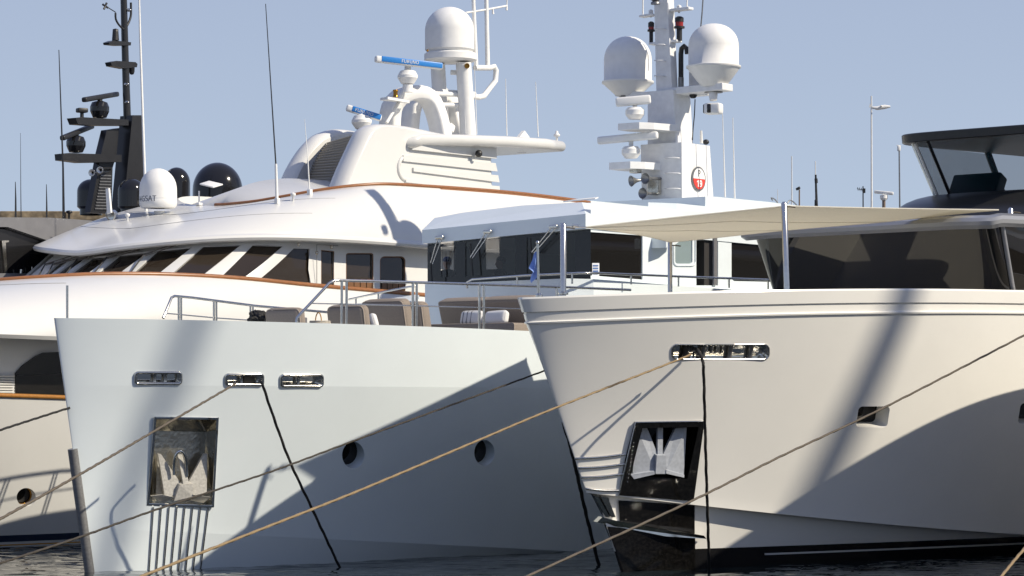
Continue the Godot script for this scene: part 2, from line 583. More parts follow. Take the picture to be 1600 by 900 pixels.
# a hole in a sheet given by points of the photograph, in cell units
func hole(f: Fr, S: Callable, pts: Array, nu: int, nv: int, u0 := 0.0) -> PackedVector2Array:
	var o := PackedVector2Array()
	for p in pts:
		var q := find_uv(f, S, p.x, p.y, 0.0, 1.0, u0)
		o.append(Vector2(q.x * nu, q.y * nv))
	if Geometry2D.is_polygon_clockwise(o): o.reverse()
	return o
func ellipse_px(c: Vector2, r: Vector2, n := 20) -> Array:
	var o := []
	for i in n: o.append(c + Vector2(cos(TAU * i / n) * r.x, sin(TAU * i / n) * r.y))
	return o
func round_rect_px(a: Vector2, b: Vector2, r: float, slant := 0.0) -> Array:       # corners a (top left) and b (bottom right); slant moves the bottom to the right
	var o := []
	for c in [[b.x - r, b.y - r, 0.0], [a.x + r, b.y - r, PI / 2], [a.x + r, a.y + r, PI], [b.x - r, a.y + r, -PI / 2]]:
		for k in 5:
			var t: float = c[2] + PI / 2 * k / 4.0
			var p := Vector2(c[0] + cos(t) * r, c[1] + sin(t) * r)
			p.x += slant * (p.y - a.y) / (b.y - a.y)
			o.append(p)
	return o
func ring_on(S: Callable, h: PackedVector2Array, nu: int, nv: int) -> Array:       # the rim of a hole as points
	var o := []
	for q in h: o.append(S.call(q.x / nu, q.y / nv))
	return o
func centre(r: Array) -> Vector3:
	var c := Vector3.ZERO
	for p in r: c += p
	return c / r.size()
func ring_normal(r: Array) -> Vector3:
	var n := Vector3.ZERO
	for i in r.size(): n += (r[i] - r[0]).cross(r[(i + 1) % r.size()] - r[0])
	return n.normalized()
func reveal(mb: Mb, rim: Array, way: Vector3, smooth := false):                    # the walls of a hole, seen from inside it
	var gg := mb.newg() if smooth else -1
	for i in rim.size():
		var a: Vector3 = rim[i]; var b: Vector3 = rim[(i + 1) % rim.size()]
		mb.quad(b, a, a + way, b + way, gg)

# a plan curve: rounded front, straight sides. u = 0 the middle of the front, 1 the after end to port, -1 to starboard; ys are heights at |u| = 0, 0.1 ... 1
var plan_k := 1.0             # the size of the curves of the yacht being built
func plan(c: Dictionary, u: float) -> Vector3:
	var p := plan_raw(c, u)
	return Vector3(p.x * plan_k, EYE + (p.y - EYE) * plan_k, p.z * plan_k)
func plan_raw(c: Dictionary, u: float) -> Vector3:
	var a := absf(u)
	var sg := signf(u)
	var p := 2.0 / float(c.get("ex", 2.2))
	var k := clampf(a * 10.0, 0.0, 9.999)
	var i := int(k)
	var ys: Array = c.ys
	var h: float = cubic_interpolate(ys[i], ys[i + 1], ys[maxi(i - 1, 0)], ys[mini(i + 2, 10)], k - i)
	if a < 0.6:
		var ph := a / 0.6 * PI / 2
		return Vector3(sg * float(c.b) * pow(sin(ph), p), h, -(float(c.sf) + float(c.L) * (1.0 - pow(cos(ph), p))))
	var q := (a - 0.6) / 0.4
	return Vector3(sg * float(c.b), h, -(float(c.sf) + float(c.L) + (float(c.sa) - float(c.sf) - float(c.L)) * q))
func between(lo: Dictionary, hi: Dictionary, bulge := 0.0, lift := 0.0) -> Callable:   # a sheet between two plan curves; u 0..1 runs from starboard aft round the front to port aft
	return func(u: float, v: float) -> Vector3:
		var a := plan(lo, u * 2.0 - 1.0)
		var b := plan(hi, u * 2.0 - 1.0)
		var p := a.lerp(b, v)
		var w := 4.0 * v * (1.0 - v)
		if bulge != 0.0:
			var o := Vector3(a.x, 0, a.z + float(lo.sf) + float(lo.L)).normalized()
			p += o * bulge * w
		p.y += lift * w
		return p
func rail(mb: Mb, pts: Array, r := 0.021, seg := 8):
	mb.tube(pts, r, seg)
func rope(called: String, pts: Array, r: float, m: Material, label: String, group := "", turns := 14.0):
	var mb := Mb.new()
	var c := Curve3D.new()
	for i in pts.size():
		var t := Vector3.ZERO
		if i > 0 and i < pts.size() - 1: t = (pts[i + 1] - pts[i - 1]) * 0.15
		c.add_point(pts[i], -t, t)
	var l := c.get_baked_length()
	var n := int(l / 0.03)
	var rings := []
	for i in n + 1:
		var p := c.sample_baked(l * i / n, true)
		var q := c.sample_baked(minf(l * i / n + 0.02, l), true)
		if i == n: q = p + (p - c.sample_baked(l - 0.02, true))
		var t := (q - p).normalized()
		var x := Vector3.UP.cross(t).normalized() if absf(t.y) < 0.97 else Vector3.RIGHT.cross(t).normalized()
		var y := t.cross(x)
		var ring := []
		for k in 9:
			var a := TAU * k / 9.0
			var rr := r * (1.0 + 0.2 * cos(3.0 * a + l * i / n * turns))
			ring.append(p + (x * cos(a) + y * sin(a)) * rr)
		rings.append(ring)
	mb.ring_loft(rings)
	single(called, mb, m, label, "rope", Transform3D(), group if group else "mooring lines of the yachts")
func text_on(parent: Node, called: String, what: String, size: float, m: Material, place: Callable, font := "Droid Sans", bold := false):   # flat letters laid on a surface by place(x, y, z)
	var t := TextMesh.new()
	var sf := SystemFont.new()
	sf.font_names = PackedStringArray([font])
	if bold: sf.font_weight = 700
	t.font = sf
	t.text = what
	t.font_size = 64
	t.pixel_size = size / 64.0
	t.depth = 0.004
	t.curve_step = 2.0
	var a := t.get_mesh_arrays()
	var mb := Mb.new()
	var vs: PackedVector3Array = a[Mesh.ARRAY_VERTEX]
	var ix: PackedInt32Array = a[Mesh.ARRAY_INDEX] if a[Mesh.ARRAY_INDEX] != null else PackedInt32Array(range(vs.size()))
	for i in range(0, ix.size(), 3):
		mb.tri(place.call(vs[ix[i]]), place.call(vs[ix[i + 2]]), place.call(vs[ix[i + 1]]))
	if mb.n_st > 0: part(parent, called, mb, m)

# ---------------------------------------------------------------- the pale grey yacht in the middle
var b_top: Callable            # its sheer: (u, side)
func explorer_yacht():
	var f := FB
	var y := thing("explorer_yacht", "pale grey yacht in the middle with anchor in its bow and tall white mast", "yacht", f.xf)
	var stem := func(h: float) -> float: return -0.8 * h / 4.2
	var keel := {"y": func(_q): return -0.6, "wide": 1.9, "len": 13.0, "full": 1.6, "s0": 0.1}
	var chine := {"y": func(q): return maxf(0.75 - 0.07 * q, -0.4), "wide": 2.3, "len": 12.0, "full": 1.75, "s0": stem.call(0.75), "blunt": 0.9}
	var knuckle := {"y": func(_q): return 3.1, "wide": 2.65, "len": 9.3, "full": 2.15, "s0": stem.call(3.1), "blunt": 0.86}
	var sheer := {"y": func(q): return 4.2 - 0.006 * q, "wide": 2.75, "len": 9.0, "full": 2.3, "s0": -0.8, "blunt": 0.85}
	var S0 := hull_surface(keel, chine, 24.0)
	var S1 := hull_surface(chine, knuckle, 24.0, 0.25)
	var S2 := hull_surface(knuckle, sheer, 24.0)
	b_top = func(u: float, side: float) -> Vector3:
		var p := hull_row(sheer, u, 24.0)
		return Vector3(p.x * side, p.y, p.z)
	# openings
	var nu := 90
	var n1 := 14
	var n2 := 6
	var hawse_px := [[Vector2(212, 582), Vector2(282, 599)], [Vector2(353, 585), Vector2(410, 601)], [Vector2(439, 586), Vector2(503, 603)]]
	var h2 := []
	for a in hawse_px: h2.append(hole(f, S2, round_rect_px(a[0], a[1], 4.0), nu, n2))
	var h1 := []
	var pocket := [Vector2(241, 652), Vector2(340, 654), Vector2(331, 790), Vector2(231, 788)]
	h1.append(hole(f, S1, pocket, nu, n1))
	var ports := [[Vector2(552, 711), Vector2(17.5, 21)], [Vector2(757, 707.5), Vector2(16, 20)]]
	for p in ports: h1.append(hole(f, S1, ellipse_px(p[0], p[1], 28), nu, n1))
	var hull := Mb.new()
	hull.sheet(S0, nu, 4); hull.sheet(mirror(S0), nu, 4, [], 0, 1, 0, 1, true)
	hull.sheet(S1, nu, n1, h1); hull.sheet(mirror(S1), nu, n1, [], 0, 1, 0, 1, true)
	hull.sheet(S2, nu, n2, h2); hull.sheet(mirror(S2), nu, n2, [], 0, 1, 0, 1, true)
	deck_and_rail(hull, sheer, 24.0, 3.45)
	for k in [1, 2]:
		var rim := ring_on(S1, h1[k], nu, n1)
		var n := normal_at(S1, find_uv(f, S1, ports[k - 1][0].x, ports[k - 1][0].y))
		reveal(hull, rim, -n * 0.24, true)
	part(y, "hull", hull, M.pale_grey_paint)
	for k in [1, 2]:
		var rim := ring_on(S1, h1[k], nu, n1)
		var n := normal_at(S1, find_uv(f, S1, ports[k - 1][0].x, ports[k - 1][0].y))
		var g := Mb.new()
		var r := []
		for p in rim: r.append(p - n * 0.22)
		g.fan(r)
		part(y, "porthole", g, M.dark_glass)
	# hawse openings: a bright frame, a mirror lined box and the rollers in it
	for k in 3:
		var rim := ring_on(S2, h2[k], nu, n2)
		var c := centre(rim)
		var n := normal_at(S2, find_uv(f, S2, hawse_px[k][0].lerp(hawse_px[k][1], 0.5).x, hawse_px[k][0].lerp(hawse_px[k][1], 0.5).y))
		var fr := Mb.new()
		var lip := rim.duplicate()
		for i in lip.size(): lip[i] = c + (rim[i] - c) * 1.01 + n * 0.012
		lip.append(lip[0]); lip.append(lip[1])
		fr.tube(lip, 0.026, 8, false)
		var fairlead := part(y, "fairlead", fr, M.steel)
		var bx := Mb.new()
		reveal(bx, rim, -n * 0.13)
		var back := []
		for p in rim: back.append(p - n * 0.125)
		bx.poly(back if ring_normal(back).dot(n) > 0 else reversed(back))
		part(fairlead, "lining", bx, M.mirror_steel)
		var a: Vector2 = hawse_px[k][0]
		var b: Vector2 = hawse_px[k][1]
		for t in [[0.42, 0.66], [0.42], [0.42]][k]:
			var rl := Mb.new()
			var top := f.on(lerpf(a.x, b.x, t), a.y + 1, n, n.dot(c) - 0.06)
			var bot := f.on(lerpf(a.x, b.x, t), b.y - 1, n, n.dot(c) - 0.06)
			rl.tube([top, bot.lerp(top, 0.75), bot.lerp(top, 0.5), bot.lerp(top, 0.25), bot], [0.04, 0.03, 0.026, 0.03, 0.04], 14)
			part(fairlead, "roller", rl, M.steel)
		if k == 1:
			var dk := Mb.new()
			dk.prism([f.on(381, 586, n, n.dot(c) - 0.08), f.on(398, 586, n, n.dot(c) - 0.08), f.on(398, 600, n, n.dot(c) - 0.08), f.on(381, 600, n, n.dot(c) - 0.08)], -n * 0.03)
			part(fairlead, "chafe_guard", dk, M.dark_rubber)
	# the anchor in its pocket
	var rimp := []
	for p in pocket:
		var q := find_uv(f, S1, p.x, p.y)
		rimp.append(S1.call(q.x, q.y))
	var pc := centre(rimp)
	var np := ring_normal(rimp)
	if np.dot(normal_at(S1, find_uv(f, S1, 285, 720))) < 0: np = -np
	var kp := np.dot(pc)
	var A := func(px: float, py: float, d: float) -> Vector3: return f.on(px, py, np, kp + d)
	var pk := Mb.new()
	var lip2 := []
	for i in 4:
		var a: Vector3 = rimp[i]; var b: Vector3 = rimp[(i + 1) % 4]
		var mid := (a + b) * 0.5
		var w := Basis.looking_at(np, (b - a).normalized())
		pk.box(Transform3D(w, mid + np * 0.012), Vector3(0.045, a.distance_to(b) + 0.045, 0.035), 0.008)
	var back4 := [A.call(244, 673, -0.36), A.call(322, 675, -0.34), A.call(316, 785, -0.24), A.call(238, 784, -0.24)]
	for i in 4:
		var j := (i + 1) % 4
		pk.quad(rimp[j], rimp[i], back4[i], back4[j])
	var pocket_o := part(y, "anchor_pocket", pk, M.mirror_steel)
	# its beaten back plate, wavy as the photograph shows
	var bp := Mb.new()
	var wn := FastNoiseLite.new()
	wn.seed = 31; wn.frequency = 1.3
	var plate := func(u: float, v: float) -> Vector3:
		var p: Vector3 = back4[3].lerp(back4[2], u).lerp(back4[0].lerp(back4[1], u), v)
		return p + np * (0.006 * wn.get_noise_2d(u * 1.2, v * 1.6) + 0.0012 * sin(26.0 * wn.get_noise_2d(u * 0.9 + 5.0, v * 1.1)))
	bp.sheet(plate, 30, 40)
	part(pocket_o, "back_plate", bp, M.beaten_steel)
	var an := Mb.new()
	var fluke := func(pts: Array, d0: float, d1: float, th: float):
		var q := []
		for p in pts: q.append(A.call(220 + p.x / 5.63, 640 + p.y / 5.63, lerpf(d0, d1, (p.y - 390.0) / 370.0)))
		an.prism(q, -np * th)
	fluke.call([Vector2(152, 388), Vector2(182, 398), Vector2(352, 648), Vector2(342, 742), Vector2(214, 776)], -0.14, 0.02, 0.05)
	fluke.call([Vector2(152, 388), Vector2(214, 776), Vector2(136, 762)], -0.26, -0.16, 0.03)
	fluke.call([Vector2(555, 395), Vector2(585, 390), Vector2(580, 742), Vector2(440, 762), Vector2(418, 642)], -0.14, 0.02, 0.05)
	part(y, "anchor", an, M.anchor_steel)
	var anchor := y.get_node("anchor")
	var cr := Mb.new()
	cr.prism([A.call(281, 757, 0.06), A.call(302, 756, 0.06), A.call(301, 776, 0.1), A.call(272, 783, 0.08)], -np * 0.16)
	cr.prism([A.call(236, 775, 0.02), A.call(254, 773, 0.08), A.call(272, 777, 0.12), A.call(256, 786, 0.0)], -np * 0.03)
	cr.prism([A.call(302, 773, 0.12), A.call(329, 777, 0.02), A.call(318, 786, -0.04), A.call(298, 782, 0.02)], -np * 0.03)
	part(anchor, "crown", cr, M.anchor_steel)
	var sh := Mb.new()
	sh.prism([A.call(278, 711, -0.1), A.call(285, 711, -0.1), A.call(296, 758, 0.04), A.call(287, 759, 0.04)], -np * 0.06)
	part(anchor, "shank", sh, M.anchor_steel)
	var bow := Mb.new()
	var loop := []
	for i in 15:
		var t := PI * i / 14.0
		loop.append(A.call(281.5 - cos(t) * 10.0, 728 - sin(t) * 23.0, -0.02 + 0.02 * sin(t)))
	loop.push_front(A.call(272, 742, 0.0)); loop.append(A.call(292.5, 744, 0.0))
	bow.tube(loop, 0.026, 8)
	part(anchor, "shackle", bow, M.mirror_steel)
	# eight bars that guard the paint below the pocket
	var wb := Mb.new()
	for i in 8:
		wb = Mb.new()
		var x0 := 239.0 + i * 12.3
		var x1 := 232.0 + i * 11.4
		var pts := []
		for k in 7:
			var t := k / 6.0
			var py := lerpf(792, 896, t)
			var q := find_uv(f, S1, lerpf(x0, x1, t), py)
			var w: Vector3 = S1.call(q.x, q.y)
			var n := normal_at(S1, Vector2(q.x, maxf(q.y, 0.002)))
			if q.y < 0.001:
				q = find_uv(f, S0, lerpf(x0, x1, t), py)
				w = S0.call(q.x, q.y)
			pts.append(w + n * 0.014)
		wb.tube(pts, 0.0145, 7)
		part(y, "guard_bar", wb, M.steel)
	# metal shoe on the stem
	var sg := Mb.new()
	var st_pts := []
	for k in 9:
		var h := lerpf(2.05, -0.4, k / 8.0)
		st_pts.append(Vector3(0, h, -stem.call(h) + 0.0))
	sg.tube(st_pts, 0.085, 12)
	part(y, "stem_shoe", sg, M.shoe_grey)
	var js := Mb.new()
	js.tube([f.b(105, 505, 0.0), f.b(105, 446, 0.0)], 0.02, 8)
	part(y, "jackstaff", js, M.steel)
	b_superstructure(f, y)
	b_mast(f, y)

func reversed(a: Array) -> Array:
	var r := a.duplicate()
	r.reverse()
	return r
# the point of the port or starboard sheer that lies at column px of the photograph
func sheer_px(f: Fr, top: Callable, px: float, side: float) -> Vector3:
	var lo := 0.0
	var hi := 1.0
	for i in 40:
		var m := (lo + hi) * 0.5
		if f.px(top.call(m, side)).x < px: lo = m
		else: hi = m
	return top.call(lo, side)

func b_superstructure(f: Fr, y: Node3D):
	# wheelhouse: walls with their openings, 60 mm thick
	var sF := 11.6
	var bP := 1.95
	var c0 := f.s(668, 400, sF)                     # starboard edge of the front as seen
	var bS: float = c0.x
	var floor_y := 4.1
	var wall := Mb.new()
	var front_lo := [f.s(668, 457, sF).y, f.b(914, 436, bP).y]
	var front_hi := [f.s(668, 384, sF).y, f.b(914, 358, bP).y]
	var Fs := func(u: float, v: float) -> Vector3:
		return Vector3(lerpf(bS, bP, u), lerpf(lerpf(front_lo[0], front_lo[1], u), lerpf(front_hi[0], front_hi[1], u), v), -sF + 0.16 * sin(PI * u))
	var fp := []                                    # panes in the front
	for q in [[689, 712, 383, 376, 434, 431], [727, 806, 377, 371, 432, 428], [823, 899, 371, 363, 428, 424]]:
		fp.append(hole(f, Fs, [Vector2(q[0], q[2]), Vector2(q[1], q[3]), Vector2(q[1], q[5]), Vector2(q[0], q[4])], 24, 6))
	wall.sheet(Fs, 24, 6, fp)
	var frame := part(y, "wheelhouse_front", wall, M.black_gloss)
	for h in fp:
		var rim := ring_on(Fs, h, 24, 6)
		var g := Mb.new()
		var r := []
		for p in rim: r.append(p + Vector3(0, 0, -0.02))
		g.poly(r if ring_normal(r).z > 0 else reversed(r))
		part(frame, "pane", g, M.tinted_glass)
	# port side: white wall, door with a window, open doorway, black windows
	var Ps := func(u: float, v: float) -> Vector3: return Vector3(bP, lerpf(4.2, 6.75, v), -lerpf(sF, 21.0, u))
	var big := [Vector2(917, 362), Vector2(1004, 368), Vector2(1004, 437), Vector2(917, 430)]
	var door_w := round_rect_px(Vector2(1055, 372), Vector2(1082, 412), 4.0)
	var doorway := [Vector2(1088, 370), Vector2(1122, 372), Vector2(1122, 446), Vector2(1088, 446)]
	var after := [Vector2(1143, 372), Vector2(1228, 372), Vector2(1228, 441), Vector2(1147, 439), Vector2(1143, 436)]
	var ph := []
	for q in [big, door_w, doorway, after]: ph.append(hole(f, Ps, q, 40, 10))
	var side := Mb.new()
	side.sheet(Ps, 40, 10, ph)
	for h in ph: reveal(side, ring_on(Ps, h, 40, 10), Vector3(-0.06, 0, 0))
	# after wall and the starboard wall with two openings that let the light through
	side.quad(Vector3(bP, 4.2, -21), Vector3(bS, 4.2, -21), Vector3(bS, 6.75, -21), Vector3(bP, 6.75, -21))
	var Ss := func(u: float, v: float) -> Vector3: return Vector3(bS, lerpf(4.1, 6.3, v), -lerpf(sF, 21.0, u))
	var sh := []
	for q in [[Vector2(688, 386), Vector2(709, 384), Vector2(709, 427), Vector2(688, 429)], [Vector2(759, 383), Vector2(780, 386), Vector2(781, 415), Vector2(781, 420), Vector2(760, 421)]]:
		sh.append(hole(f, Ss, q, 40, 8))
	side.sheet(Ss, 40, 8, sh, 0, 1, 0, 1, true)
	part(y, "wheelhouse_wall", side, M.pale_grey_paint)
	var inside := Mb.new()
	inside.quad(Vector3(bS, floor_y, -sF), Vector3(bP, floor_y, -sF), Vector3(bP, floor_y, -21), Vector3(bS, floor_y, -21))
	inside.box(Transform3D(Basis(), Vector3((bS + bP) / 2 + 0.5, 4.75, -17.0)), Vector3(bP - bS - 1.2, 1.9, 0.08))
	inside.box(Transform3D(Basis(), Vector3((bS + bP) / 2, 4.9, -12.3)), Vector3(bP - bS - 0.3, 0.9, 0.55), 0.05)
	part(y, "console", inside, M.console_dark)
	var g := Mb.new()
	for k in [0, 3]:
		g = Mb.new()
		var r := []
		for p in ring_on(Ps, ph[k], 40, 10): r.append(p - Vector3(0.03, 0, 0))
		g.poly(r if ring_normal(r).x > 0 else reversed(r))
		part(y, "side_window", g, M.dark_glass)
	# a paper notice behind the glass
	g = Mb.new()
	g.prism([f.b(925, 411, bP - 0.02), f.b(936, 411, bP - 0.02), f.b(936, 431, bP - 0.02), f.b(925, 431, bP - 0.02)], Vector3(0.006, 0, 0))
	var notice := part(y.get_node("side_window"), "notice", g, M.paper)
	for k in 4:
		g = Mb.new()
		var yy := 414.0 + k * 4.2
		g.prism([f.b(926.5, yy, bP - 0.01), f.b(934.5, yy, bP - 0.01), f.b(934.5, yy + 2.2, bP - 0.01), f.b(926.5, yy + 2.2, bP - 0.01)], Vector3(0.004, 0, 0))
		part(y.get_node("side_window"), "notice_line", g, M.blue_ink)
	g = Mb.new()
	var dr := []
	for p in ring_on(Ps, ph[1], 40, 10): dr.append(p - Vector3(0.03, 0, 0))
	g.poly(dr if ring_normal(dr).x > 0 else reversed(dr))
	part(y, "door_window", g, M.pale_glass)
	g = Mb.new()
	var rim2 := []
	for p in ring_on(Ps, hole(f, Ps, round_rect_px(Vector2(1052, 369), Vector2(1086, 415), 6.0), 40, 10), 40, 10): rim2.append(p + Vector3(0.012, 0, 0))
	rim2.append(rim2[0]); rim2.append(rim2[1])
	g.tube(rim2, 0.018, 6, false)
	part(y.get_node("door_window"), "frame", g, M.pale_grey_paint)
	g = Mb.new()
	g.box(Transform3D(Basis(), f.b(1105, 410, bP - 0.5)), Vector3(0.9, 1.7, 1.6))
	part(y, "cabin_passage", g, M.console_dark)
	g = Mb.new()
	g.box(Transform3D(Basis(), f.b(1117, 408, bP + 0.03)), Vector3(0.05, 1.0, 0.14), 0.02)
	part(y, "sliding_door", g, M.slate_paint)
	# pilaster with a small awning-shaped buttress
	g = Mb.new()
	g.prism([f.b(1018, 372, bP + 0.001), f.b(1046, 372, bP + 0.001), f.b(1034, 382, bP + 0.001), f.b(1018, 388, bP + 0.001)], Vector3(0.35, 0, 0))
	part(y, "bracket", g, M.pale_grey_paint)
	# roof: brow, chamfer, top
	var rb := 2.05
	var rf := 11.4
	var low_l := f.s(659.5, 381, rf)
	var low_r := f.s(915, 357, rf)
	var up_l := f.s(659.5, 359.5, rf)
	var up_r := f.s(915, 334, rf)
	var t1 := f.s(679, 340.5, rf + 0.5)
	var t2 := f.s(724, 332, rf + 0.55)
	var t3 := f.s(816, 321, rf + 0.6)
	var t4 := f.s(909, 316, rf + 0.6)
	var ro := Mb.new()
	var back := 22.0
	var q := func(p: Vector3) -> Vector3: return Vector3(p.x, p.y - 0.05, -back)
	ro.quad(low_l, low_r, up_r, up_l)
	ro.quad(up_l, up_r, t4, t3); ro.tri(up_l, t3, t2); ro.tri(up_l, t2, t1)
	ro.quad(low_r, q.call(low_r), q.call(up_r), up_r)
	ro.quad(up_r, q.call(up_r), q.call(t4), t4)
	ro.quad(q.call(low_l), low_l, up_l, q.call(up_l))
	ro.quad(q.call(up_l), up_l, t1, q.call(t1))
	ro.poly([t1, t2, q.call(t2), q.call(t1)]); ro.poly([t2, t3, q.call(t3), q.call(t2)]); ro.poly([t3, t4, q.call(t4), q.call(t3)])
	ro.quad(low_l, q.call(low_l), q.call(low_r), low_r)
	ro.poly([q.call(low_r), q.call(low_l), q.call(up_l), q.call(t1), q.call(t4), q.call(up_r)])
	part(y, "roof", ro, M.pale_grey_paint)
	# the coaming round the mast and a skylight lid
	g = Mb.new()
	var cy := 6.66
	g.prism([Vector3(-1.3, cy, -14.6), Vector3(1.25, cy, -14.6), Vector3(1.55, cy, -15.2), Vector3(1.55, cy, -21.5), Vector3(-1.6, cy, -21.5), Vector3(-1.6, cy, -15.2)], Vector3(0, 0.26, 0))
	part(y, "mast_coaming", g, M.pale_grey_paint)
	g = Mb.new()
	g.prism([f.s(880, 316, 13.4), f.s(930, 311.5, 13.4), f.s(935, 309.5, 14.0), f.s(905, 312.5, 14.0)], Vector3(0, 0.025, 0))
	part(y, "skylight_lid", g, M.radome_white)
	# wipers
	for w in [[684, 372, 673, 411, 672, 394, 675, 440], [759, 363, 735, 402, 735, 381, 739, 431], [862, 355, 831, 394, 829, 372, 832, 423]]:
		var wp := Mb.new()
		var a := f.s(w[0], w[1], sF - 0.28)
		var b := f.s(w[2], w[3], sF - 0.26)
		wp.tube([a, b], 0.014, 6)
		wp.tube([a + Vector3(0.1, -0.02, 0), b + Vector3(0.05, -0.02, 0)], 0.012, 6)
		wp.box(Transform3D(Basis(), a + Vector3(0.05, 0.01, 0)), Vector3(0.2, 0.07, 0.08), 0.02)
		var arm := part(y, "wiper", wp, M.steel)
		wp = Mb.new()
		wp.tube([f.s(w[4], w[5], sF - 0.24), f.s(w[6], w[7], sF - 0.24)], 0.016, 5)
		part(arm, "blade", wp, M.dark_rubber)
	# white coaming in front of the wheelhouse, with its rail
	g = Mb.new()
	var k1 := f.s(668, 456, sF)
	var k2 := f.s(916, 434, 10.7)
	var kl := f.s(664, 478, 10.7)
	var cb := [Vector3(kl.x, k2.y - 0.02, -10.7), Vector3(2.0, k2.y, -10.7), Vector3(2.3, k2.y, -11.2), Vector3(2.3, k2.y - 0.1, -22.0), Vector3(kl.x, k2.y - 0.1, -22.0)]
	g.prism(cb, Vector3(0, -1.6, 0))
	part(y, "coaming", g, M.pale_grey_paint)
	g = Mb.new()
	var r0 := f.s(730, 441, 10.6)
	var r1 := f.s(738, 436.5, 10.6)
	var r2 := f.s(905, 426.5, 10.6)
	var bR: float = r2.x + 0.08
	var r3 := f.b(930, 426.5, bR)
	var r4 := f.b(1200, 437, bR)
	rail(g, [r0 - Vector3(0, 0.12, 0), r0, r1, f.s(820, 430.5, 10.6), r2, r3, f.b(1060, 432, bR), r4], 0.024)
	var fr2 := part(y, "wheelhouse_rail", g, M.steel)
	for x in [[808, 431.5, true], [894, 427, true], [986, 428.5, false], [1060, 432, false], [1139, 434.5, false], [1200, 437, false]]:
		g = Mb.new()
		var p: Vector3 = f.s(x[0], x[1], 10.6) if x[2] else f.b(x[0], x[1], bR)
		rail(g, [p, p - Vector3(0, 0.2, 0)], 0.02)
		part(fr2, "post", g, M.steel)
	# port guard rail on the bulwark
	var R := func(px: float, py: float, side := 1.0, inn := 0.1) -> Vector3:
		var p := sheer_px(f, b_top, px, side)
		return f.b(px, py, p.x - inn * side)
	g = Mb.new()
	rail(g, [R.call(463, 506), R.call(464, 497), R.call(470, 490), R.call(514, 443), R.call(522, 438.5), R.call(530, 438), R.call(640, 441), R.call(760, 444.5), R.call(900, 449.5), R.call(985, 453)], 0.025, 10)
	var pr := part(y, "guard_rail", g, M.steel)
	g = Mb.new()
	rail(g, [R.call(486, 474), R.call(640, 477.5), R.call(760, 481), R.call(860, 484)], 0.012)
	part(pr, "lower_rail", g, M.steel)
	for x in [[534, 439], [541.5, 439], [645, 441.5], [651, 442], [749, 444.5], [756, 445], [870, 448.5]]:
		g = Mb.new()
		var p: Vector3 = R.call(x[0], x[1])
		rail(g, [p, Vector3(p.x, 4.0, p.z)], 0.023)
		part(pr, "post", g, M.steel)
	# starboard guard rail, seen across the deck
	g = Mb.new()
	rail(g, [R.call(255, 497, -1.0, -0.1), R.call(268, 465, -1.0, -0.1), R.call(273, 462.5, -1.0, -0.1), R.call(300, 465, -1.0, -0.1), R.call(400, 478, -1.0, -0.1), R.call(520, 488.5, -1.0, -0.1)], 0.025, 10)
	var sr := part(y, "guard_rail", g, M.steel)
	g = Mb.new()
	rail(g, [R.call(259, 489.5, -1.0, -0.1), R.call(340, 497, -1.0, -0.1), R.call(430, 503, -1.0, -0.1)], 0.012)
	part(sr, "lower_rail", g, M.steel)
	for x in [[279, 463], [283, 463], [334, 470], [338, 470.5], [391, 477], [395, 477.5]]:
		g = Mb.new()
		var p: Vector3 = R.call(x[0], x[1], -1.0, -0.1)
		rail(g, [p, Vector3(p.x, 3.9, p.z)], 0.021)
		part(sr, "post", g, M.steel)
	# lounge on the foredeck
	var cushion := func(called: String, px0: float, py0: float, px1: float, py1: float, s_: float, th: float, tilt: float, m: Material, r := 0.09) -> MeshInstance3D:
		var a := f.s(px0, py0, s_)
		var b := f.s(px1, py1, s_)
		if b.x > 2.42: b.x = 2.42
		var w: float = absf(b.x - a.x)
		var top := maxf(a.y, b.y)
		var h := top - 3.6
		var mb := Mb.new()
		var xf := Transform3D(Basis(Vector3.RIGHT, tilt), Vector3((a.x + b.x) / 2, 3.6 + h / 2, -s_ - th / 2))
		mb.rbox(xf, Vector3(w, h, th), r, 4, 0.015)
		var o := part(y, called, mb, m)
		var pp := Mb.new()
		var line := []
		for c in [[1, 1, 0.0], [-1, 1, PI / 2], [-1, -1, PI], [1, -1, PI * 1.5]]:
			for k in 5:
				var t: float = c[2] + PI / 2 * k / 4.0
				line.append(xf * Vector3(c[0] * (w / 2 - r) + cos(t) * r * 0.86, c[1] * (h / 2 - r) + sin(t) * r * 0.86, th / 2 - r * 0.4))
		line.append(line[0]); line.append(line[1])
		pp.tube(line, 0.011, 5, false)
		part(o, "piping", pp, M.piping_tan)
		return o
	cushion.call("sunbed_backrest", 415, 482, 469, 482, 4.6, 0.22, 0.12, M.taupe_fabric, 0.1)
	cushion.call("sunbed_backrest", 512, 477, 570, 477, 6.2, 0.24, 0.16, M.taupe_fabric, 0.11)
	cushion.call("seat_backrest", 568, 470, 634, 466, 7.4, 0.3, 0.22, M.taupe_fabric, 0.1)
	cushion.call("seat_backrest", 634, 472, 662, 472, 7.7, 0.3, 0.2, M.taupe_fabric, 0.1)
	cushion.call("seat_backrest", 692, 466, 766, 464, 9.6, 0.3, 0.3, M.taupe_fabric, 0.06)
	cushion.call("seat_backrest", 762, 464, 838, 461, 9.6, 0.3, 0.3, M.taupe_fabric, 0.06)
	cushion.call("seat_cushion", 668, 507, 840, 505, 8.5, 0.9, 0.0, M.taupe_fabric, 0.05)
	g = Mb.new()
	g.prism([f.s(538, 477, 8.0), f.s(650, 470, 8.0), f.s(655, 461, 9.2), f.s(648, 460.5, 9.2)], Vector3(0, -0.06, 0))
	part(y, "table_top", g, M.pale_grey_paint)
	g = Mb.new()
	rail(g, [f.s(545, 468, 8.9), f.s(590, 458, 8.9), f.s(640, 448, 8.9), f.s(652, 447, 9.1)], 0.02)
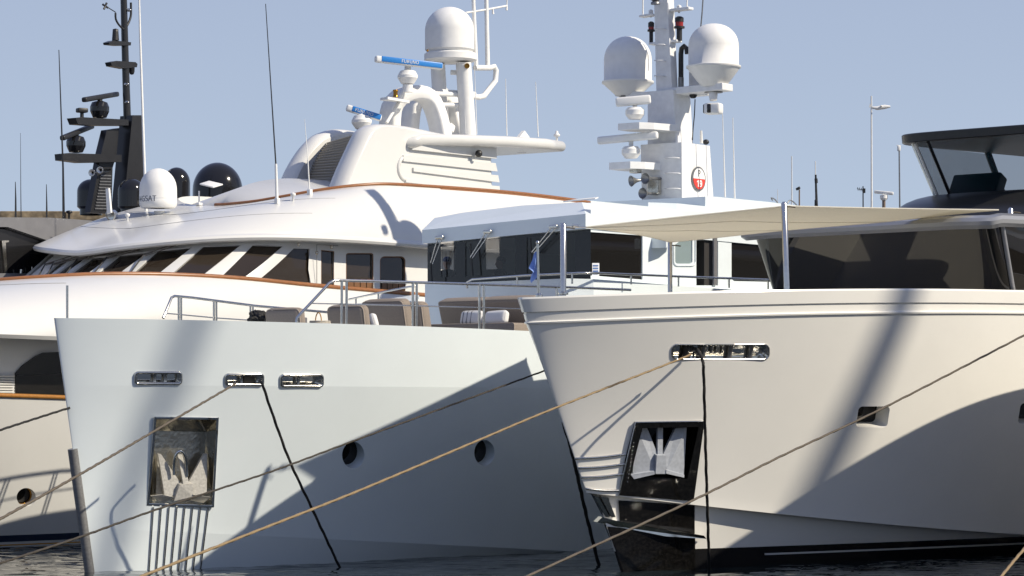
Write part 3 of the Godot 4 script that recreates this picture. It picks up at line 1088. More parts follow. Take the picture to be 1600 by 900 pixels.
	for x in [[556, 465.5], [591, 457.5]]:
		rail(g, [f.s(x[0], x[1], 8.9), f.s(x[0], x[1] + 14, 8.9)], 0.018)
	part(y, "companion_rail", g, M.steel)

func b_mast(f: Fr, y: Node3D):
	var col := func(px: Array, b0: float, b1: float, s0: float, s1: float, lo: float, hi: float, tb: Array) -> Mb:
		# a tapered box: [b0, b1, s0, s1] at the foot and tb = the same at the top
		var mb := Mb.new()
		var a := [Vector3(b0, lo, -s0), Vector3(b1, lo, -s0), Vector3(b1, lo, -s1), Vector3(b0, lo, -s1)]
		var c := [Vector3(tb[0], hi, -tb[2]), Vector3(tb[1], hi, -tb[2]), Vector3(tb[1], hi, -tb[3]), Vector3(tb[0], hi, -tb[3])]
		for i in 4:
			var j := (i + 1) % 4
			mb.quad(a[i], a[j], c[j], c[i])
		mb.poly(c); mb.poly(reversed(a))
		return mb
	# the edge between the forward and the port face stands at px 1066 (foot) and 1052 (top of the second tier)
	var sM := 17.2
	var e0 := f.s(1066, 306, sM)
	var e1 := f.s(1065, 222, sM)
	var e2 := f.s(1056, 221, sM + 0.25)
	var e3 := f.s(1052, 140, sM + 0.25)
	var e4 := f.s(1050, 134, sM + 0.35)
	var e5 := f.s(1042, 0, sM + 0.35)
	var l0: float = f.s(1004, 307, sM).x
	var l1: float = f.s(1001, 227, sM).x
	var aft := func(px: float, py: float, b: float) -> float: return -f.b(px, py, b).z
	var base: Mb = col.call([], l0, e0.x, sM, aft.call(1118, 310, e0.x), 6.6, e1.y, [l1, e1.x, sM, aft.call(1109, 225, e1.x)])
	var mast := part(y, "mast", base, M.mast_white)
	var second: Mb = col.call([], f.s(1012, 235, sM + 0.25).x, e2.x, sM + 0.25, aft.call(1083, 222, e2.x), e1.y + 0.002, e3.y, [f.s(1012, 143, sM + 0.25).x, e3.x, sM + 0.25, aft.call(1078, 153, e3.x)])
	part(mast, "middle_section", second, M.mast_white)
	var up: float = f.s(1040, -90, sM + 0.35).y
	var third: Mb = col.call([], f.s(1025.5, 138, sM + 0.35).x, e4.x, sM + 0.35, aft.call(1059, 130, e4.x), e3.y + 0.002, up, [f.s(1020, -60, sM + 0.35).x, f.s(1038, -60, sM + 0.35).x, sM + 0.35, aft.call(1053, -60, e5.x)])
	part(mast, "upper_section", third, M.mast_white)
	# rungs
	for r in [[1043, 1062, 247], [1043, 1063, 271], [1043, 1063, 295]]:
		var g := Mb.new()
		var a := f.s(r[0], r[2], sM); var b := f.s(r[1], r[2], sM)
		g.tube([a, a + Vector3(0, 0, 0.1), b + Vector3(0, 0, 0.1), b], 0.014, 6)
		part(mast, "rung", g, M.mast_white)
	for yy in [45.0, 70.0, 95.0, 119.0]:
		var g := Mb.new()
		var a := f.s(1026, yy, sM + 0.35); var b := f.s(1040, yy, sM + 0.35)
		g.tube([a, a + Vector3(0, 0, 0.08), b + Vector3(0, 0, 0.08), b], 0.013, 6)
		part(mast, "rung", g, M.mast_white)
	# arms
	var arm := func(a: Vector3, b: Vector3, w: float, h: float, called := "arm"):
		var g := Mb.new()
		g.box(Transform3D(Basis.looking_at(b - a, Vector3.UP), (a + b) / 2), Vector3(w, h, a.distance_to(b)), 0.015)
		part(mast, called, g, M.mast_white)
	var sA := sM + 0.55
	var pr := f.s(1115, 105, sA)                    # port radome
	var pl := f.s(981, 129, sA)                     # starboard radome
	arm.call(Vector3(e3.x - 0.3, e3.y - 0.02, -sA), f.s(1137, 136, sA), 0.42, 0.15)
	arm.call(Vector3(e3.x - 0.3, e3.y - 0.1, -sA), f.s(968, 147, sA), 0.36, 0.13)
	for q in [[pr, 40.0, 37.0, 105.0, 136.0], [pl, 38.0, 56.0, 128.0, 149.0]]:
		var c: Vector3 = q[0]
		var sc: float = -(f.xf * c).z / FOCAL
		var r: float = q[1] * sc
		var hd: float = (q[3] - q[2]) * sc
		var prof := [Vector2(r * 0.42, -(q[4] - q[3]) * sc), Vector2(r * 0.5, -(q[4] - q[3]) * sc * 0.96), Vector2(r * 1.02, -0.03), Vector2(r * 1.07, -0.02), Vector2(r * 1.07, 0.025), Vector2(r * 0.985, 0.04)]
		var dome := hd * 0.52
		prof.append(Vector2(r * 0.985, hd - dome))
		for k in range(1, 11):
			var t := PI / 2 * k / 10.0
			prof.append(Vector2(r * 0.985 * pow(cos(t), 0.92) if k < 10 else 0.0, hd - dome + dome * sin(t)))
		var g := Mb.new()
		g.lathe(Transform3D(Basis(), c), prof, 40, [2, 4])
		var rd := part(mast, "radome", g, M.radome_white)
		g = Mb.new()
		g.lathe(Transform3D(Basis(), c), [Vector2(0, -(q[4] - q[3]) * sc - 0.12), Vector2(r * 0.36, -(q[4] - q[3]) * sc - 0.12), Vector2(r * 0.36, -(q[4] - q[3]) * sc + 0.01)], 20)
		part(rd, "foot", g, M.slate_steel)
	# radars: forward platforms, gear boxes, bars
	for q in [[[1040, 193], [984, 193], 0.14, [992, 176], [962, 160], [1017, 155], 14.0, 17.0], [[1040, 255], [970, 254], 0.15, [986, 237], [934, 220], [1028, 211], 12.0, 16.0]]:
		var a := f.b(q[0][0], q[0][1], -0.15)
		var p := f.b(q[1][0], q[1][1], -0.42)
		p.z = maxf(p.z, -(sM - 0.35))
		p = f.s(q[1][0] + 8, q[1][1], sM - 0.55)
		a = Vector3(p.x + 0.35, p.y, -(sM + 0.25))
		var pts := [Vector3(p.x - 0.3, p.y, p.z + 0.2), Vector3(p.x + 0.25, p.y, p.z + 0.2), Vector3(p.x + 0.42, p.y, p.z - 0.1), Vector3(p.x + 0.6, p.y, -(sM + 0.3)), Vector3(p.x - 0.1, p.y, -(sM + 0.3)), Vector3(p.x - 0.3, p.y, p.z - 0.2)]
		var g := Mb.new()
		g.prism(pts, Vector3(0, -q[2], 0))
		part(mast, "platform", g, M.mast_white)
		var c := f.s(q[3][0], q[3][1], sM - 0.5)
		g = Mb.new()
		g.lathe(Transform3D(Basis(), c), [Vector2(0, -0.14), Vector2(0.13, -0.14), Vector2(0.2, -0.05), Vector2(0.2, 0.05), Vector2(0.15, 0.11), Vector2(0, 0.13)], 10, [0, 1, 2, 3, 4])
		var rdr := part(mast, "radar", g, M.radome_white)
		var b0 := f.s(q[4][0], q[4][1], sM - 0.75)
		var b1 := f.s(q[5][0], q[5][1], sM - 0.35)
		g = Mb.new()
		var sc := -(f.xf * c).z / FOCAL
		g.rbox(Transform3D(Basis.looking_at(b1 - b0, Vector3.UP), (b0 + b1) / 2), Vector3(0.15, q[6] * sc, b0.distance_to(b1)), 0.045, 3)
		g.tube([c + Vector3(0, 0.1, 0), Vector3(c.x, (b0.y + b1.y) / 2, c.z)], 0.05, 10)
		part(rdr, "scanner", g, M.radome_white)
	# horns under the lower platform
	for q in [[986, 283, 1022, 279], [1008, 279, 1032, 279], [1004, 302, 1028, 303]]:
		var a := f.s(q[0], q[1], sM - 0.55)
		var b := f.s(q[2], q[3], sM - 0.05)
		var dir := (b - a).normalized()
		var g := Mb.new()
		var prof := [Vector2(0.12, 0.0), Vector2(0.115, 0.01), Vector2(0.08, 0.06), Vector2(0.045, 0.13), Vector2(0.03, 0.2), Vector2(0.028, a.distance_to(b)), Vector2(0, a.distance_to(b))]
		g.lathe(Transform3D(Basis(Quaternion(Vector3.UP, dir)), a), prof, 18)
		g.lathe(Transform3D(Basis(Quaternion(Vector3.UP, dir)), a), [Vector2(0, 0.12), Vector2(0.04, 0.12), Vector2(0.1, 0.02), Vector2(0.12, 0.0)], 18)
		part(mast, "horn", g, M.slate_steel)
	var gb := Mb.new()
	gb.box(Transform3D(Basis(), f.s(1022, 292, sM - 0.08)), Vector3(0.3, 0.34, 0.14), 0.03)
	gb.box(Transform3D(Basis(), f.s(993, 266, sM - 0.4)), Vector3(0.2, 0.13, 0.2), 0.02)
	gb.tube([f.s(993, 266, sM - 0.4), f.s(1010, 262, sM)], 0.03, 8)
	part(mast, "horn_bracket", gb, M.worn_steel)
	# lamp heads and floodlights
	for q in [[1114, 137, 1115, 170, 0.18], [999, 180, 990, 182, 0.1]]:
		var a := f.s(q[0], q[1], sA - 0.05)
		var b := f.s(q[2], q[3], sA - 0.1)
		var g := Mb.new()
		g.tube([a, a.lerp(b, 0.6)], [0.11, 0.08], 14)
		g.rbox(Transform3D(Basis(Vector3.UP, 0.25), b), Vector3(q[4] * 2.0, q[4] * 1.3, q[4] * 1.6), 0.05, 3)
		var lamp := part(mast, "searchlight", g, M.radome_white)
		g = Mb.new()
		g.rbox(Transform3D(Basis(Vector3.UP, -0.15), b + Vector3(-q[4] * 0.45, 0, q[4] * 0.72)), Vector3(q[4] * 1.15, q[4] * 1.1, q[4] * 0.35), 0.03, 3)
		part(lamp, "lens", g, M.black_gloss)
	# red lamps on black stalks, exhaust pipe
	for q in [[1061.5, 30, 45, 62, 0.62, 14.0], [1017.5, 38, 50, 67, -0.55, 10.0]]:
		var sL := sM + 0.5
		var top := f.s(q[0], q[1], sL)
		var mid := f.s(q[0], q[2], sL)
		var bot := f.s(q[0], q[3], sL)
		var r: float = q[5] * 0.45 * 0.0137
		var g := Mb.new()
		g.lathe(Transform3D(Basis(), bot), [Vector2(0, -0.02), Vector2(r * 0.7, -0.02), Vector2(r * 0.7, mid.y - bot.y), Vector2(r * 1.35, mid.y - bot.y + 0.01), Vector2(r * 1.35, mid.y - bot.y + 0.05), Vector2(0, mid.y - bot.y + 0.05)], 16, [0, 1, 2, 3, 4])
		g.lathe(Transform3D(Basis(), top), [Vector2(0, -0.06), Vector2(r * 1.1, -0.06), Vector2(r * 1.1, 0.03), Vector2(r * 0.5, 0.06), Vector2(0, 0.06)], 16, [0, 1, 2, 3])
		var lamp := part(mast, "signal_lamp", g, M.black_plastic)
		g = Mb.new()
		g.lathe(Transform3D(Basis(), mid), [Vector2(r, 0.05), Vector2(r, top.y - mid.y - 0.05)], 16)
		part(lamp, "lens", g, M.red_plastic)
		arm.call(f.s(q[0], q[3] + 2, sL), Vector3(e4.x - 0.3, bot.y - 0.03, -sL), 0.22, 0.05, "lamp_shelf")
	var g2 := Mb.new()
	var pz := sM + 0.62
	g2.tube([f.s(1064, 132, pz), f.s(1064, 84, pz), f.s(1065, 76, pz), f.s(1069, 72, pz), f.s(1073, 76, pz), f.s(1074, 84, pz)], 0.055, 12)
	part(mast, "exhaust_pipe", g2, M.black_plastic)
	g2 = Mb.new()
	g2.tube([f.s(1064, 136, pz), f.s(1064, 121, pz)], 0.062, 12)
	part(mast, "pipe_sleeve", g2, M.slate_steel)
	# top cross arms with aerials
	arm.call(f.s(1002, 26, sM + 0.5), f.s(1023, 23, sM + 0.5), 0.2, 0.05)
	arm.call(f.s(1044, 17, sM + 0.5), f.s(1080, 13, sM + 0.5), 0.2, 0.06)
	for q in [[1004.5, 23, 1004.5, -20, 0.02], [1073.5, 14, 1073.5, -20, 0.02]]:
		var g := Mb.new()
		g.tube([f.s(q[0], q[1], sM + 0.5), f.s(q[2], q[3], sM + 0.5)], 0.016, 6)
		part(mast, "rod_aerial", g, M.radome_white)
	for q in [[1017, 16, 0.05], [1061, 9, 0.05]]:
		var g := Mb.new()
		g.lathe(Transform3D(Basis(), f.s(q[0], q[1] + 4, sM + 0.5)), [Vector2(0.02, -0.1), Vector2(0.05, 0.0), Vector2(0.05, 0.05), Vector2(0, 0.08)], 12)
		part(mast, "position_aerial", g, M.radome_white)
	g2 = Mb.new()
	g2.lathe(Transform3D(Basis(), f.s(1024, 4, sM + 0.1)), [Vector2(0, -0.05), Vector2(0.1, -0.04), Vector2(0.1, 0.0), Vector2(0.06, 0.03), Vector2(0.11, 0.06), Vector2(0.11, 0.1), Vector2(0, 0.12)], 16, [1, 3, 4])
	part(mast, "camera_dome", g2, M.slate_steel)
	g2 = Mb.new()
	g2.box(Transform3D(Basis(), f.s(1093, 143, sA + 0.3)), Vector3(0.42, 0.2, 0.24), 0.03)
	g2.box(Transform3D(Basis(), f.s(1086, 123, sA + 0.35)), Vector3(0.3, 0.6, 0.04), 0.01)
	part(mast, "junction_box", g2, M.mast_white)
	g2 = Mb.new()
	g2.lathe(Transform3D(Basis(), f.s(1083, 152, sA + 0.1)), [Vector2(0.05, -0.02), Vector2(0.08, 0.02), Vector2(0.08, 0.1), Vector2(0, 0.1)], 12)
	part(mast, "camera", g2, M.black_plastic)
	g2 = Mb.new()
	g2.tube(curve3([f.s(1086, 155, sA), f.s(1085, 180, sA), f.s(1083, 200, sA), f.s(1082, 219, sA)], 16), 0.012, 5)
	part(mast, "cable", g2, M.black_plastic)
	g2 = Mb.new()
	g2.tube(curve3([f.s(1095, 42, sA + 0.4), f.s(1097, 20, sA + 0.4), f.s(1099, -10, sA + 0.4)], 8), 0.016, 5)
	part(mast, "whip_aerial", g2, M.slate_steel)
	# the raised deck aft of the mast
	var ud := Mb.new()
	var up_px := []
	for p in [[1102, 307], [1120, 307.5], [1200, 315.5], [1290, 326.5], [1340, 333], [1340, 350], [1102, 350]]: up_px.append(f.b(p[0], p[1], 1.5))
	ud.prism(up_px, Vector3(-3.0, 0, 0))
	part(y, "raised_deck", ud, M.pale_grey_paint)
	# badge on the port face: a white over red disc in a dark ring
	var bf := f.b(1090.5, 279.5, e1.lerp(e0, 0.7).x)
	var nb := Vector3(1, (e1.x - e0.x) / (e1.y - e0.y) * -1.0, 0).normalized()
	var bas := Basis(Vector3(0, 0, -1), nb.cross(Vector3(0, 0, 1)) * -1.0, nb)
	bas = Basis(Vector3(0, 0, -1), Vector3(-nb.y, nb.x, 0), nb)
	bf += nb * 0.012
	var R0 := 0.262
	var disc := func(r: float, a0: float, a1: float, z: float, th: float) -> Mb:
		var q := []
		for i in 25:
			var t := lerpf(a0, a1, i / 24.0)
			q.append(bf + bas * Vector3(cos(t) * r, sin(t) * r, z))
		if a1 - a0 > 6.0: q.pop_back()
		var mb := Mb.new()
		mb.prism(q, nb * th)
		return mb
	var badge := part(mast, "badge", disc.call(R0, 0, TAU, 0.0, 0.015), M.slate_steel)
	part(badge, "upper_half", disc.call(R0 * 0.86, 0, PI, 0.016, 0.006), M.radome_white)
	part(badge, "lower_half", disc.call(R0 * 0.86, -PI, 0, 0.016, 0.006), M.red_enamel)
	text_on(badge, "letter", "P", 0.19, M.black_plastic, func(v: Vector3) -> Vector3: return bf + bas * (Vector3(v.x, v.y + 0.115, 0.026 + v.z)))
	text_on(badge, "number", "19", 0.2, M.radome_white, func(v: Vector3) -> Vector3: return bf + bas * (Vector3(v.x, v.y - 0.105, 0.026 + v.z)), "Droid Sans", true)
	# small aerials on the shoulder of the mast, whips on the roof
	g2 = Mb.new()
	g2.tube([f.b(1096, 224, 0.2), f.b(1095.5, 204, 0.2)], [0.035, 0.025], 8)
	part(mast, "rod_aerial", g2, M.radome_white)
	g2 = Mb.new()
	g2.ball(f.b(1103, 222, 0.2), Vector3(0.07, 0.06, 0.07), 12, 8)
	part(mast, "position_aerial", g2, M.black_plastic)
	for q in [[1133, 308, 1129, 178, 0.9], [1148, 310, 1145, 184, 0.9]]:
		var g := Mb.new()
		g.tube([f.b(q[0], q[1], q[4]), f.b(q[2], q[3], q[4])], [0.018, 0.008], 6)
		part(y, "whip_aerial", g, M.radome_white)
	for q in [[[1207, 313], [1205, 309], [1211, 312], [1217, 320]], [[1230, 318], [1234, 313], [1239, 315], [1246, 322]]]:
		var g := Mb.new()
		var pp := []
		for p in q: pp.append(f.b(p[0], p[1], 1.4))
		g.tube(curve3(pp, 10), 0.014, 5)
		part(y, "cable_hook", g, M.slate_steel)

# ---------------------------------------------------------------- the ivory yacht on the right
var r_low: Callable
var r_up: Callable
func ivory_yacht():
	var f := FRt
	var y := thing("ivory_yacht", "ivory yacht on the right with cream awning and steel poles over its foredeck", "yacht", f.xf)
	var chine := {"y": func(q): return 1.33 - 0.125 * q + 0.003 * q * q, "wide": 2.4, "len": 13.5, "full": 2.0, "s0": -0.8, "blunt": 0.88}
	var top_y := func(q): return 4.5 + 0.5 * (1.0 - exp(-q / 8.5))
	var at_y := func(d: float) -> Callable: return func(q): return top_y.call(q) - d
	var row := func(d: float, out: float) -> Dictionary:
		return {"y": at_y.call(d), "wide": 2.9 - d * 0.1 + out, "len": 9.5, "full": 2.2 - d * 0.1, "s0": -2.4 + d * 0.42 - out, "blunt": 0.8}
	var ledge: Dictionary = row.call(0.43, 0.0)
	var S1 := hull_surface(chine, ledge, 24.0, 0.8)
	r_low = S1
	var nu := 90
	var n1 := 16
	# openings in the flank
	var h := []
	var hawse := round_rect_px(Vector2(1050, 538), Vector2(1201, 561), 8.0)
	h.append(hole(f, S1, hawse, nu, n1))
	var pocket := [Vector2(993, 660), Vector2(1101, 658), Vector2(1084, 782), Vector2(968, 773)]
	h.append(hole(f, S1, pocket, nu, n1))
	var fl := [round_rect_px(Vector2(1342, 635), Vector2(1391, 668), 6.0, -5.0), round_rect_px(Vector2(1595, 630), Vector2(1640, 662), 6.0, -5.0)]
	for q in fl: h.append(hole(f, S1, q, nu, n1))
	var hull := Mb.new()
	hull.sheet(S1, nu, n1, h); hull.sheet(mirror(S1), nu, n1, [], 0, 1, 0, 1, true)
	# moulding, band, groove and bulwark plate above it
	var rows := [[0.43, 0.0], [0.425, 0.03], [0.40, 0.035], [0.385, 0.005], [0.37, 0.0], [0.265, 0.0], [0.26, -0.02], [0.24, -0.02], [0.235, 0.025], [0.03, 0.03], [0.0, 0.01]]
	var k_rows := []
	for r in rows: k_rows.append(row.call(r[0], r[1]))
	for i in k_rows.size() - 1:
		var S := hull_surface(k_rows[i], k_rows[i + 1], 24.0)
		hull.sheet(S, nu, 1); hull.sheet(mirror(S), nu, 1, [], 0, 1, 0, 1, true)
	var top: Dictionary = k_rows[-1]
	r_up = func(u: float, side: float) -> Vector3:
		var p := hull_row(top, u, 24.0)
		return Vector3(p.x * side, p.y, p.z)
	# below the spray rail the hull steps in
	var keel := {"y": func(_q): return -0.6, "wide": 1.8, "len": 15.0, "full": 1.7, "s0": 0.35}
	var low := {"y": func(q): return chine.y.call(q), "wide": 2.2, "len": 14.0, "full": 2.0, "s0": -0.55, "blunt": 0.88}
	var S0 := hull_surface(keel, low, 24.0)
	var S00 := hull_surface(low, chine, 24.0)
	hull.sheet(S0, nu, 8); hull.sheet(mirror(S0), nu, 8, [], 0, 1, 0, 1, true)
	hull.sheet(S00, nu, 1); hull.sheet(mirror(S00), nu, 1, [], 0, 1, 0, 1, true)
	deck_and_rail(hull, top, 24.0, 3.9, 0.16, 0.5)
	for k in [2, 3]:
		var rim := ring_on(S1, h[k], nu, n1)
		reveal(hull, rim, -normal_at(S1, find_uv(f, S1, 1365, 650)) * 0.34)
	part(y, "hull", hull, M.ivory_paint)
	# boot topping: a black band with a thin white line, laid on the lower hull
	var band := func(y0: float, y1: float, out: float, from := 0.0) -> Mb:
		var mb := Mb.new()
		var S := func(u: float, v: float) -> Vector3:
			var hh := lerpf(y0, y1, v)
			var a := hull_row(keel, u, 24.0); var b := hull_row(low, u, 24.0)
			var vv := clampf((hh + 0.6) / (b.y + 0.6), 0.0, 1.0)
			var p := a.lerp(b, vv)
			var t := (hull_row(low, minf(u + 0.01, 1), 24.0) - hull_row(low, maxf(u - 0.01, 0), 24.0)).normalized()
			return p + Vector3(-t.z, 0, t.x) * out
		mb.sheet(S, 60, 1, [], from, 1.0)
		return mb
	part(y, "boot_top", band.call(-0.3, 0.34, 0.005), M.black_gloss)
	part(y, "boot_line", band.call(0.19, 0.222, 0.01, 0.3), M.white_gelcoat)
	for k in [2, 3]:
		var rim := ring_on(S1, h[k], nu, n1)
		var n := normal_at(S1, find_uv(f, S1, 1365, 650))
		var g := Mb.new()
		var r := []
		for p in rim: r.append(p - n * 0.32)
		g.poly(r if ring_normal(r).dot(n) > 0 else reversed(r))
		part(y, "hull_window", g, M.dark_glass)
	# long hawse opening with its mirror lining, posts and the black chain
	var rim := ring_on(S1, h[0], nu, n1)
	var n := normal_at(S1, find_uv(f, S1, 1125, 550))
	var c := centre(rim)
	var fr := Mb.new()
	var lip := []
	for p in rim: lip.append(p + n * 0.006)
	lip.append(lip[0]); lip.append(lip[1])
	fr.tube(lip, 0.018, 6, false)
	var haw := part(y, "fairlead", fr, M.steel)
	var bx := Mb.new()
	reveal(bx, rim, -n * 0.14)
	var back := []
	for p in rim: back.append(p - n * 0.135)
	bx.poly(back if ring_normal(back).dot(n) > 0 else reversed(back))
	part(haw, "lining", bx, M.mirror_steel)
	var k0 := n.dot(c)
	for q in [[1072, 0.06], [1099, 0.05], [1141, 0.045], [1173, 0.045]]:
		var g := Mb.new()
		var a := f.on(q[0] + 1.5, 538, n, k0 - 0.07)
		var b := f.on(q[0] - 1.5, 561, n, k0 - 0.07)
		g.tube([a, b.lerp(a, 0.7), b.lerp(a, 0.4), b.lerp(a, 0.15), b], [q[1], q[1] * 0.8, q[1] * 0.75, q[1] * 0.9, q[1] * 1.2], 14)
		part(haw, "roller", g, M.slate_steel if q[0] > 1080 else M.black_plastic)
	for q in [[1112, 0.03], [1120, 0.06], [1128, 0.04]]:
		var g := Mb.new()
		g.box(Transform3D(Basis.looking_at(n, Vector3.UP), f.on(q[0], 545.5, n, k0 - 0.1)), Vector3(q[1] * 1.4, 0.14, 0.06), 0.01)
		part(haw, "hawse_fitting", g, M.worn_steel)
	var ch := Mb.new()
	for i in 7:
		var p := f.on(1074 + i * 3.6, 542 + i * i * 0.45, n, k0 - 0.03)
		var b := Basis(n, PI / 2 * (i % 2) + 0.5)
		var q := []
		for k in 13: q.append(p + b * (Basis.looking_at(n, Vector3.UP) * Vector3(cos(TAU * k / 12.0) * 0.03, sin(TAU * k / 12.0) * 0.045, 0)))
		ch.tube(q, 0.013, 6, false)
	part(haw, "chain", ch, M.black_plastic)
	# black anchor pocket
	var rp := []
	for p in pocket:
		var q := find_uv(f, S1, p.x, p.y)
		rp.append(S1.call(q.x, q.y))
	var np := ring_normal(rp)
	if np.dot(n) < 0: np = -np
	var kp := np.dot(centre(rp))
	var A := func(px: float, py: float, d: float) -> Vector3: return f.on(px, py, np, kp + d)
	var pk := Mb.new()
	var inner := [A.call(1004, 669, 0.03), A.call(1092, 667, 0.03), A.call(1074, 748, 0.03), A.call(985, 744, 0.03)]
	var outer := [A.call(993, 660, 0.03), A.call(1101, 658, 0.03), A.call(1084, 783, 0.03), A.call(967, 774, 0.03)]
	for i in 4:
		var j := (i + 1) % 4
		pk.prism([outer[i], outer[j], inner[j], inner[i]], -np * 0.12)
	var deep := []
	for p in inner: deep.append(p - np * 0.4)
	for i in 4:
		var j := (i + 1) % 4
		pk.quad(inner[j], inner[i], deep[i], deep[j])
	pk.poly(deep if ring_normal(deep).dot(np) > 0 else reversed(deep))
	var po := part(y, "anchor_pocket", pk, M.black_plate)
	var edge := Mb.new()
	edge.tube([outer[3], outer[0], outer[1]], 0.014, 6)
	part(po, "edge_trim", edge, M.steel)
	for i in 11:
		var g := Mb.new()
		var t := i / 10.0
		g.ball(A.call(lerpf(986, 976.5, t) + 4, lerpf(692, 753, t), 0.034), Vector3.ONE * 0.012, 6, 4)
		part(po, "rivet", g, M.steel)
	# the pale grey anchor
	var an := Mb.new()
	var Z := func(x: float, yy: float, d: float) -> Vector3: return A.call(880 + x / 3.4625, 640 + yy / 3.4625, d)
	an.prism([Z.call(400, 100, -0.12), Z.call(455, 100, -0.16), Z.call(510, 240, -0.05), Z.call(500, 338, 0.03), Z.call(374, 362, 0.0)], -np * 0.05)
	an.prism([Z.call(608, 100, -0.16), Z.call(668, 97, -0.12), Z.call(652, 358, 0.0), Z.call(560, 328, 0.03), Z.call(545, 235, -0.05)], -np * 0.05)
	var anchor := part(y, "anchor", an, M.anchor_grey)
	an = Mb.new()
	an.prism([Z.call(511, 98, -0.13), Z.call(540, 98, -0.13), Z.call(538, 250, -0.02), Z.call(512, 250, -0.02)], -np * 0.06)
	part(anchor, "shank", an, M.anchor_grey)
	an = Mb.new()
	an.prism([Z.call(507, 248, 0.04), Z.call(557, 248, 0.04), Z.call(555, 348, 0.09), Z.call(500, 348, 0.09)], -np * 0.16)
	an.prism([Z.call(366, 352, 0.02), Z.call(494, 334, 0.09), Z.call(496, 350, 0.1), Z.call(384, 376, 0.05)], -np * 0.1)
	an.prism([Z.call(558, 326, 0.09), Z.call(656, 354, 0.02), Z.call(654, 368, 0.03), Z.call(557, 346, 0.1)], -np * 0.1)
	part(anchor, "crown", an, M.anchor_grey)
	# dark plate below the pocket, down past the bow lip to the water
	var on_low := func(px: float, py: float, out: float) -> Vector3:
		var q := find_uv(f, S0, px, py)
		return S0.call(q.x, q.y) + normal_at(S0, Vector2(clampf(q.x, 0.01, 0.99), clampf(q.y, 0.01, 0.99))) * out
	var dp := Mb.new()
	var plate := func(c: Array, out: float) -> Mb:        # corners: top left, top right, bottom right, bottom left
		var mb := Mb.new()
		var pts := []
		for i in 9:
			for j in 7:
				var a: Vector2 = c[3].lerp(c[2], i / 8.0)
				var b: Vector2 = c[0].lerp(c[1], i / 8.0)
				var q := a.lerp(b, j / 6.0)
				pts.append(on_low.call(q.x, q.y, out))
		for i in 8:
			for j in 6: mb.quad(pts[i * 7 + j], pts[i * 7 + 7 + j], pts[i * 7 + 8 + j], pts[i * 7 + j + 1], 3)
		return mb
	dp = plate.call([Vector2(965, 781), Vector2(1084, 789), Vector2(1084, 834), Vector2(968, 822)], 0.03)
	part(y, "wear_plate", dp, M.black_plate)
	dp = Mb.new()
	dp = plate.call([Vector2(947, 822), Vector2(1085, 836), Vector2(1085, 902), Vector2(976, 902)], 0.025)
	part(y, "wear_plate", dp, M.black_plate)
	# steel lip round the bow at the boot top, and the stem bar
	var lp := Mb.new()
	lp.prism([A.call(933, 816, -0.1), A.call(941, 808, -0.06), A.call(965, 814, 0.02), A.call(1100, 837, 0.06), A.call(1104, 842, 0.0), A.call(1040, 838, 0.0), A.call(965, 823, -0.04)], Vector3(0.0, -0.03, 0.0) - np * 0.14)
	part(y, "bow_lip", lp, M.steel)
	var sb := Mb.new()
	sb.prism([A.call(929, 775, -0.02), A.call(935, 776, -0.0), A.call(953, 808, -0.03), A.call(946, 808, -0.05)], -np * 0.16)
	sb.prism([A.call(938, 775, -0.01), A.call(950, 778, 0.0), A.call(962, 808, -0.02), A.call(955, 808, -0.03)], -np * 0.05)
	sb.prism([A.call(948, 822, -0.08), A.call(956, 824, -0.06), A.call(979, 884, -0.2), A.call(973, 884, -0.24)], -np * 0.12)
	sb.prism([A.call(961, 825, -0.05), A.call(965, 826, -0.04), A.call(986, 884, -0.16), A.call(982, 884, -0.18)], -np * 0.06)
	part(y, "stem_bar", sb, M.steel)
	var lf := Mb.new()
	lf.prism([A.call(936, 777, -0.06), A.call(951, 778, -0.05), A.call(957, 807, -0.06), A.call(948, 807, -0.08)], -np * 0.05)
	part(y, "bow_light", lf, M.black_gloss)
	# four rubbing bars by the stem
	for q in [[895, 716, 977, 709], [901, 731, 975, 724.5], [907, 745.5, 972, 740], [915, 763, 968, 766]]:
		var g := Mb.new()
		var pts := []
		for k in 9:
			var u := find_uv(f, S1, lerpf(q[0], q[2], k / 8.0), lerpf(q[1], q[3], k / 8.0) + sin(PI * k / 8.0) * 1.6)
			pts.append(S1.call(u.x, u.y) + normal_at(S1, Vector2(clampf(u.x, 0.01, 0.99), clampf(u.y, 0.01, 0.99))) * 0.012)
		g.tube(pts, 0.02, 8)
		part(y, "rubbing_bar", g, M.steel)
	r_awning(f, y)
	r_house(f, y)

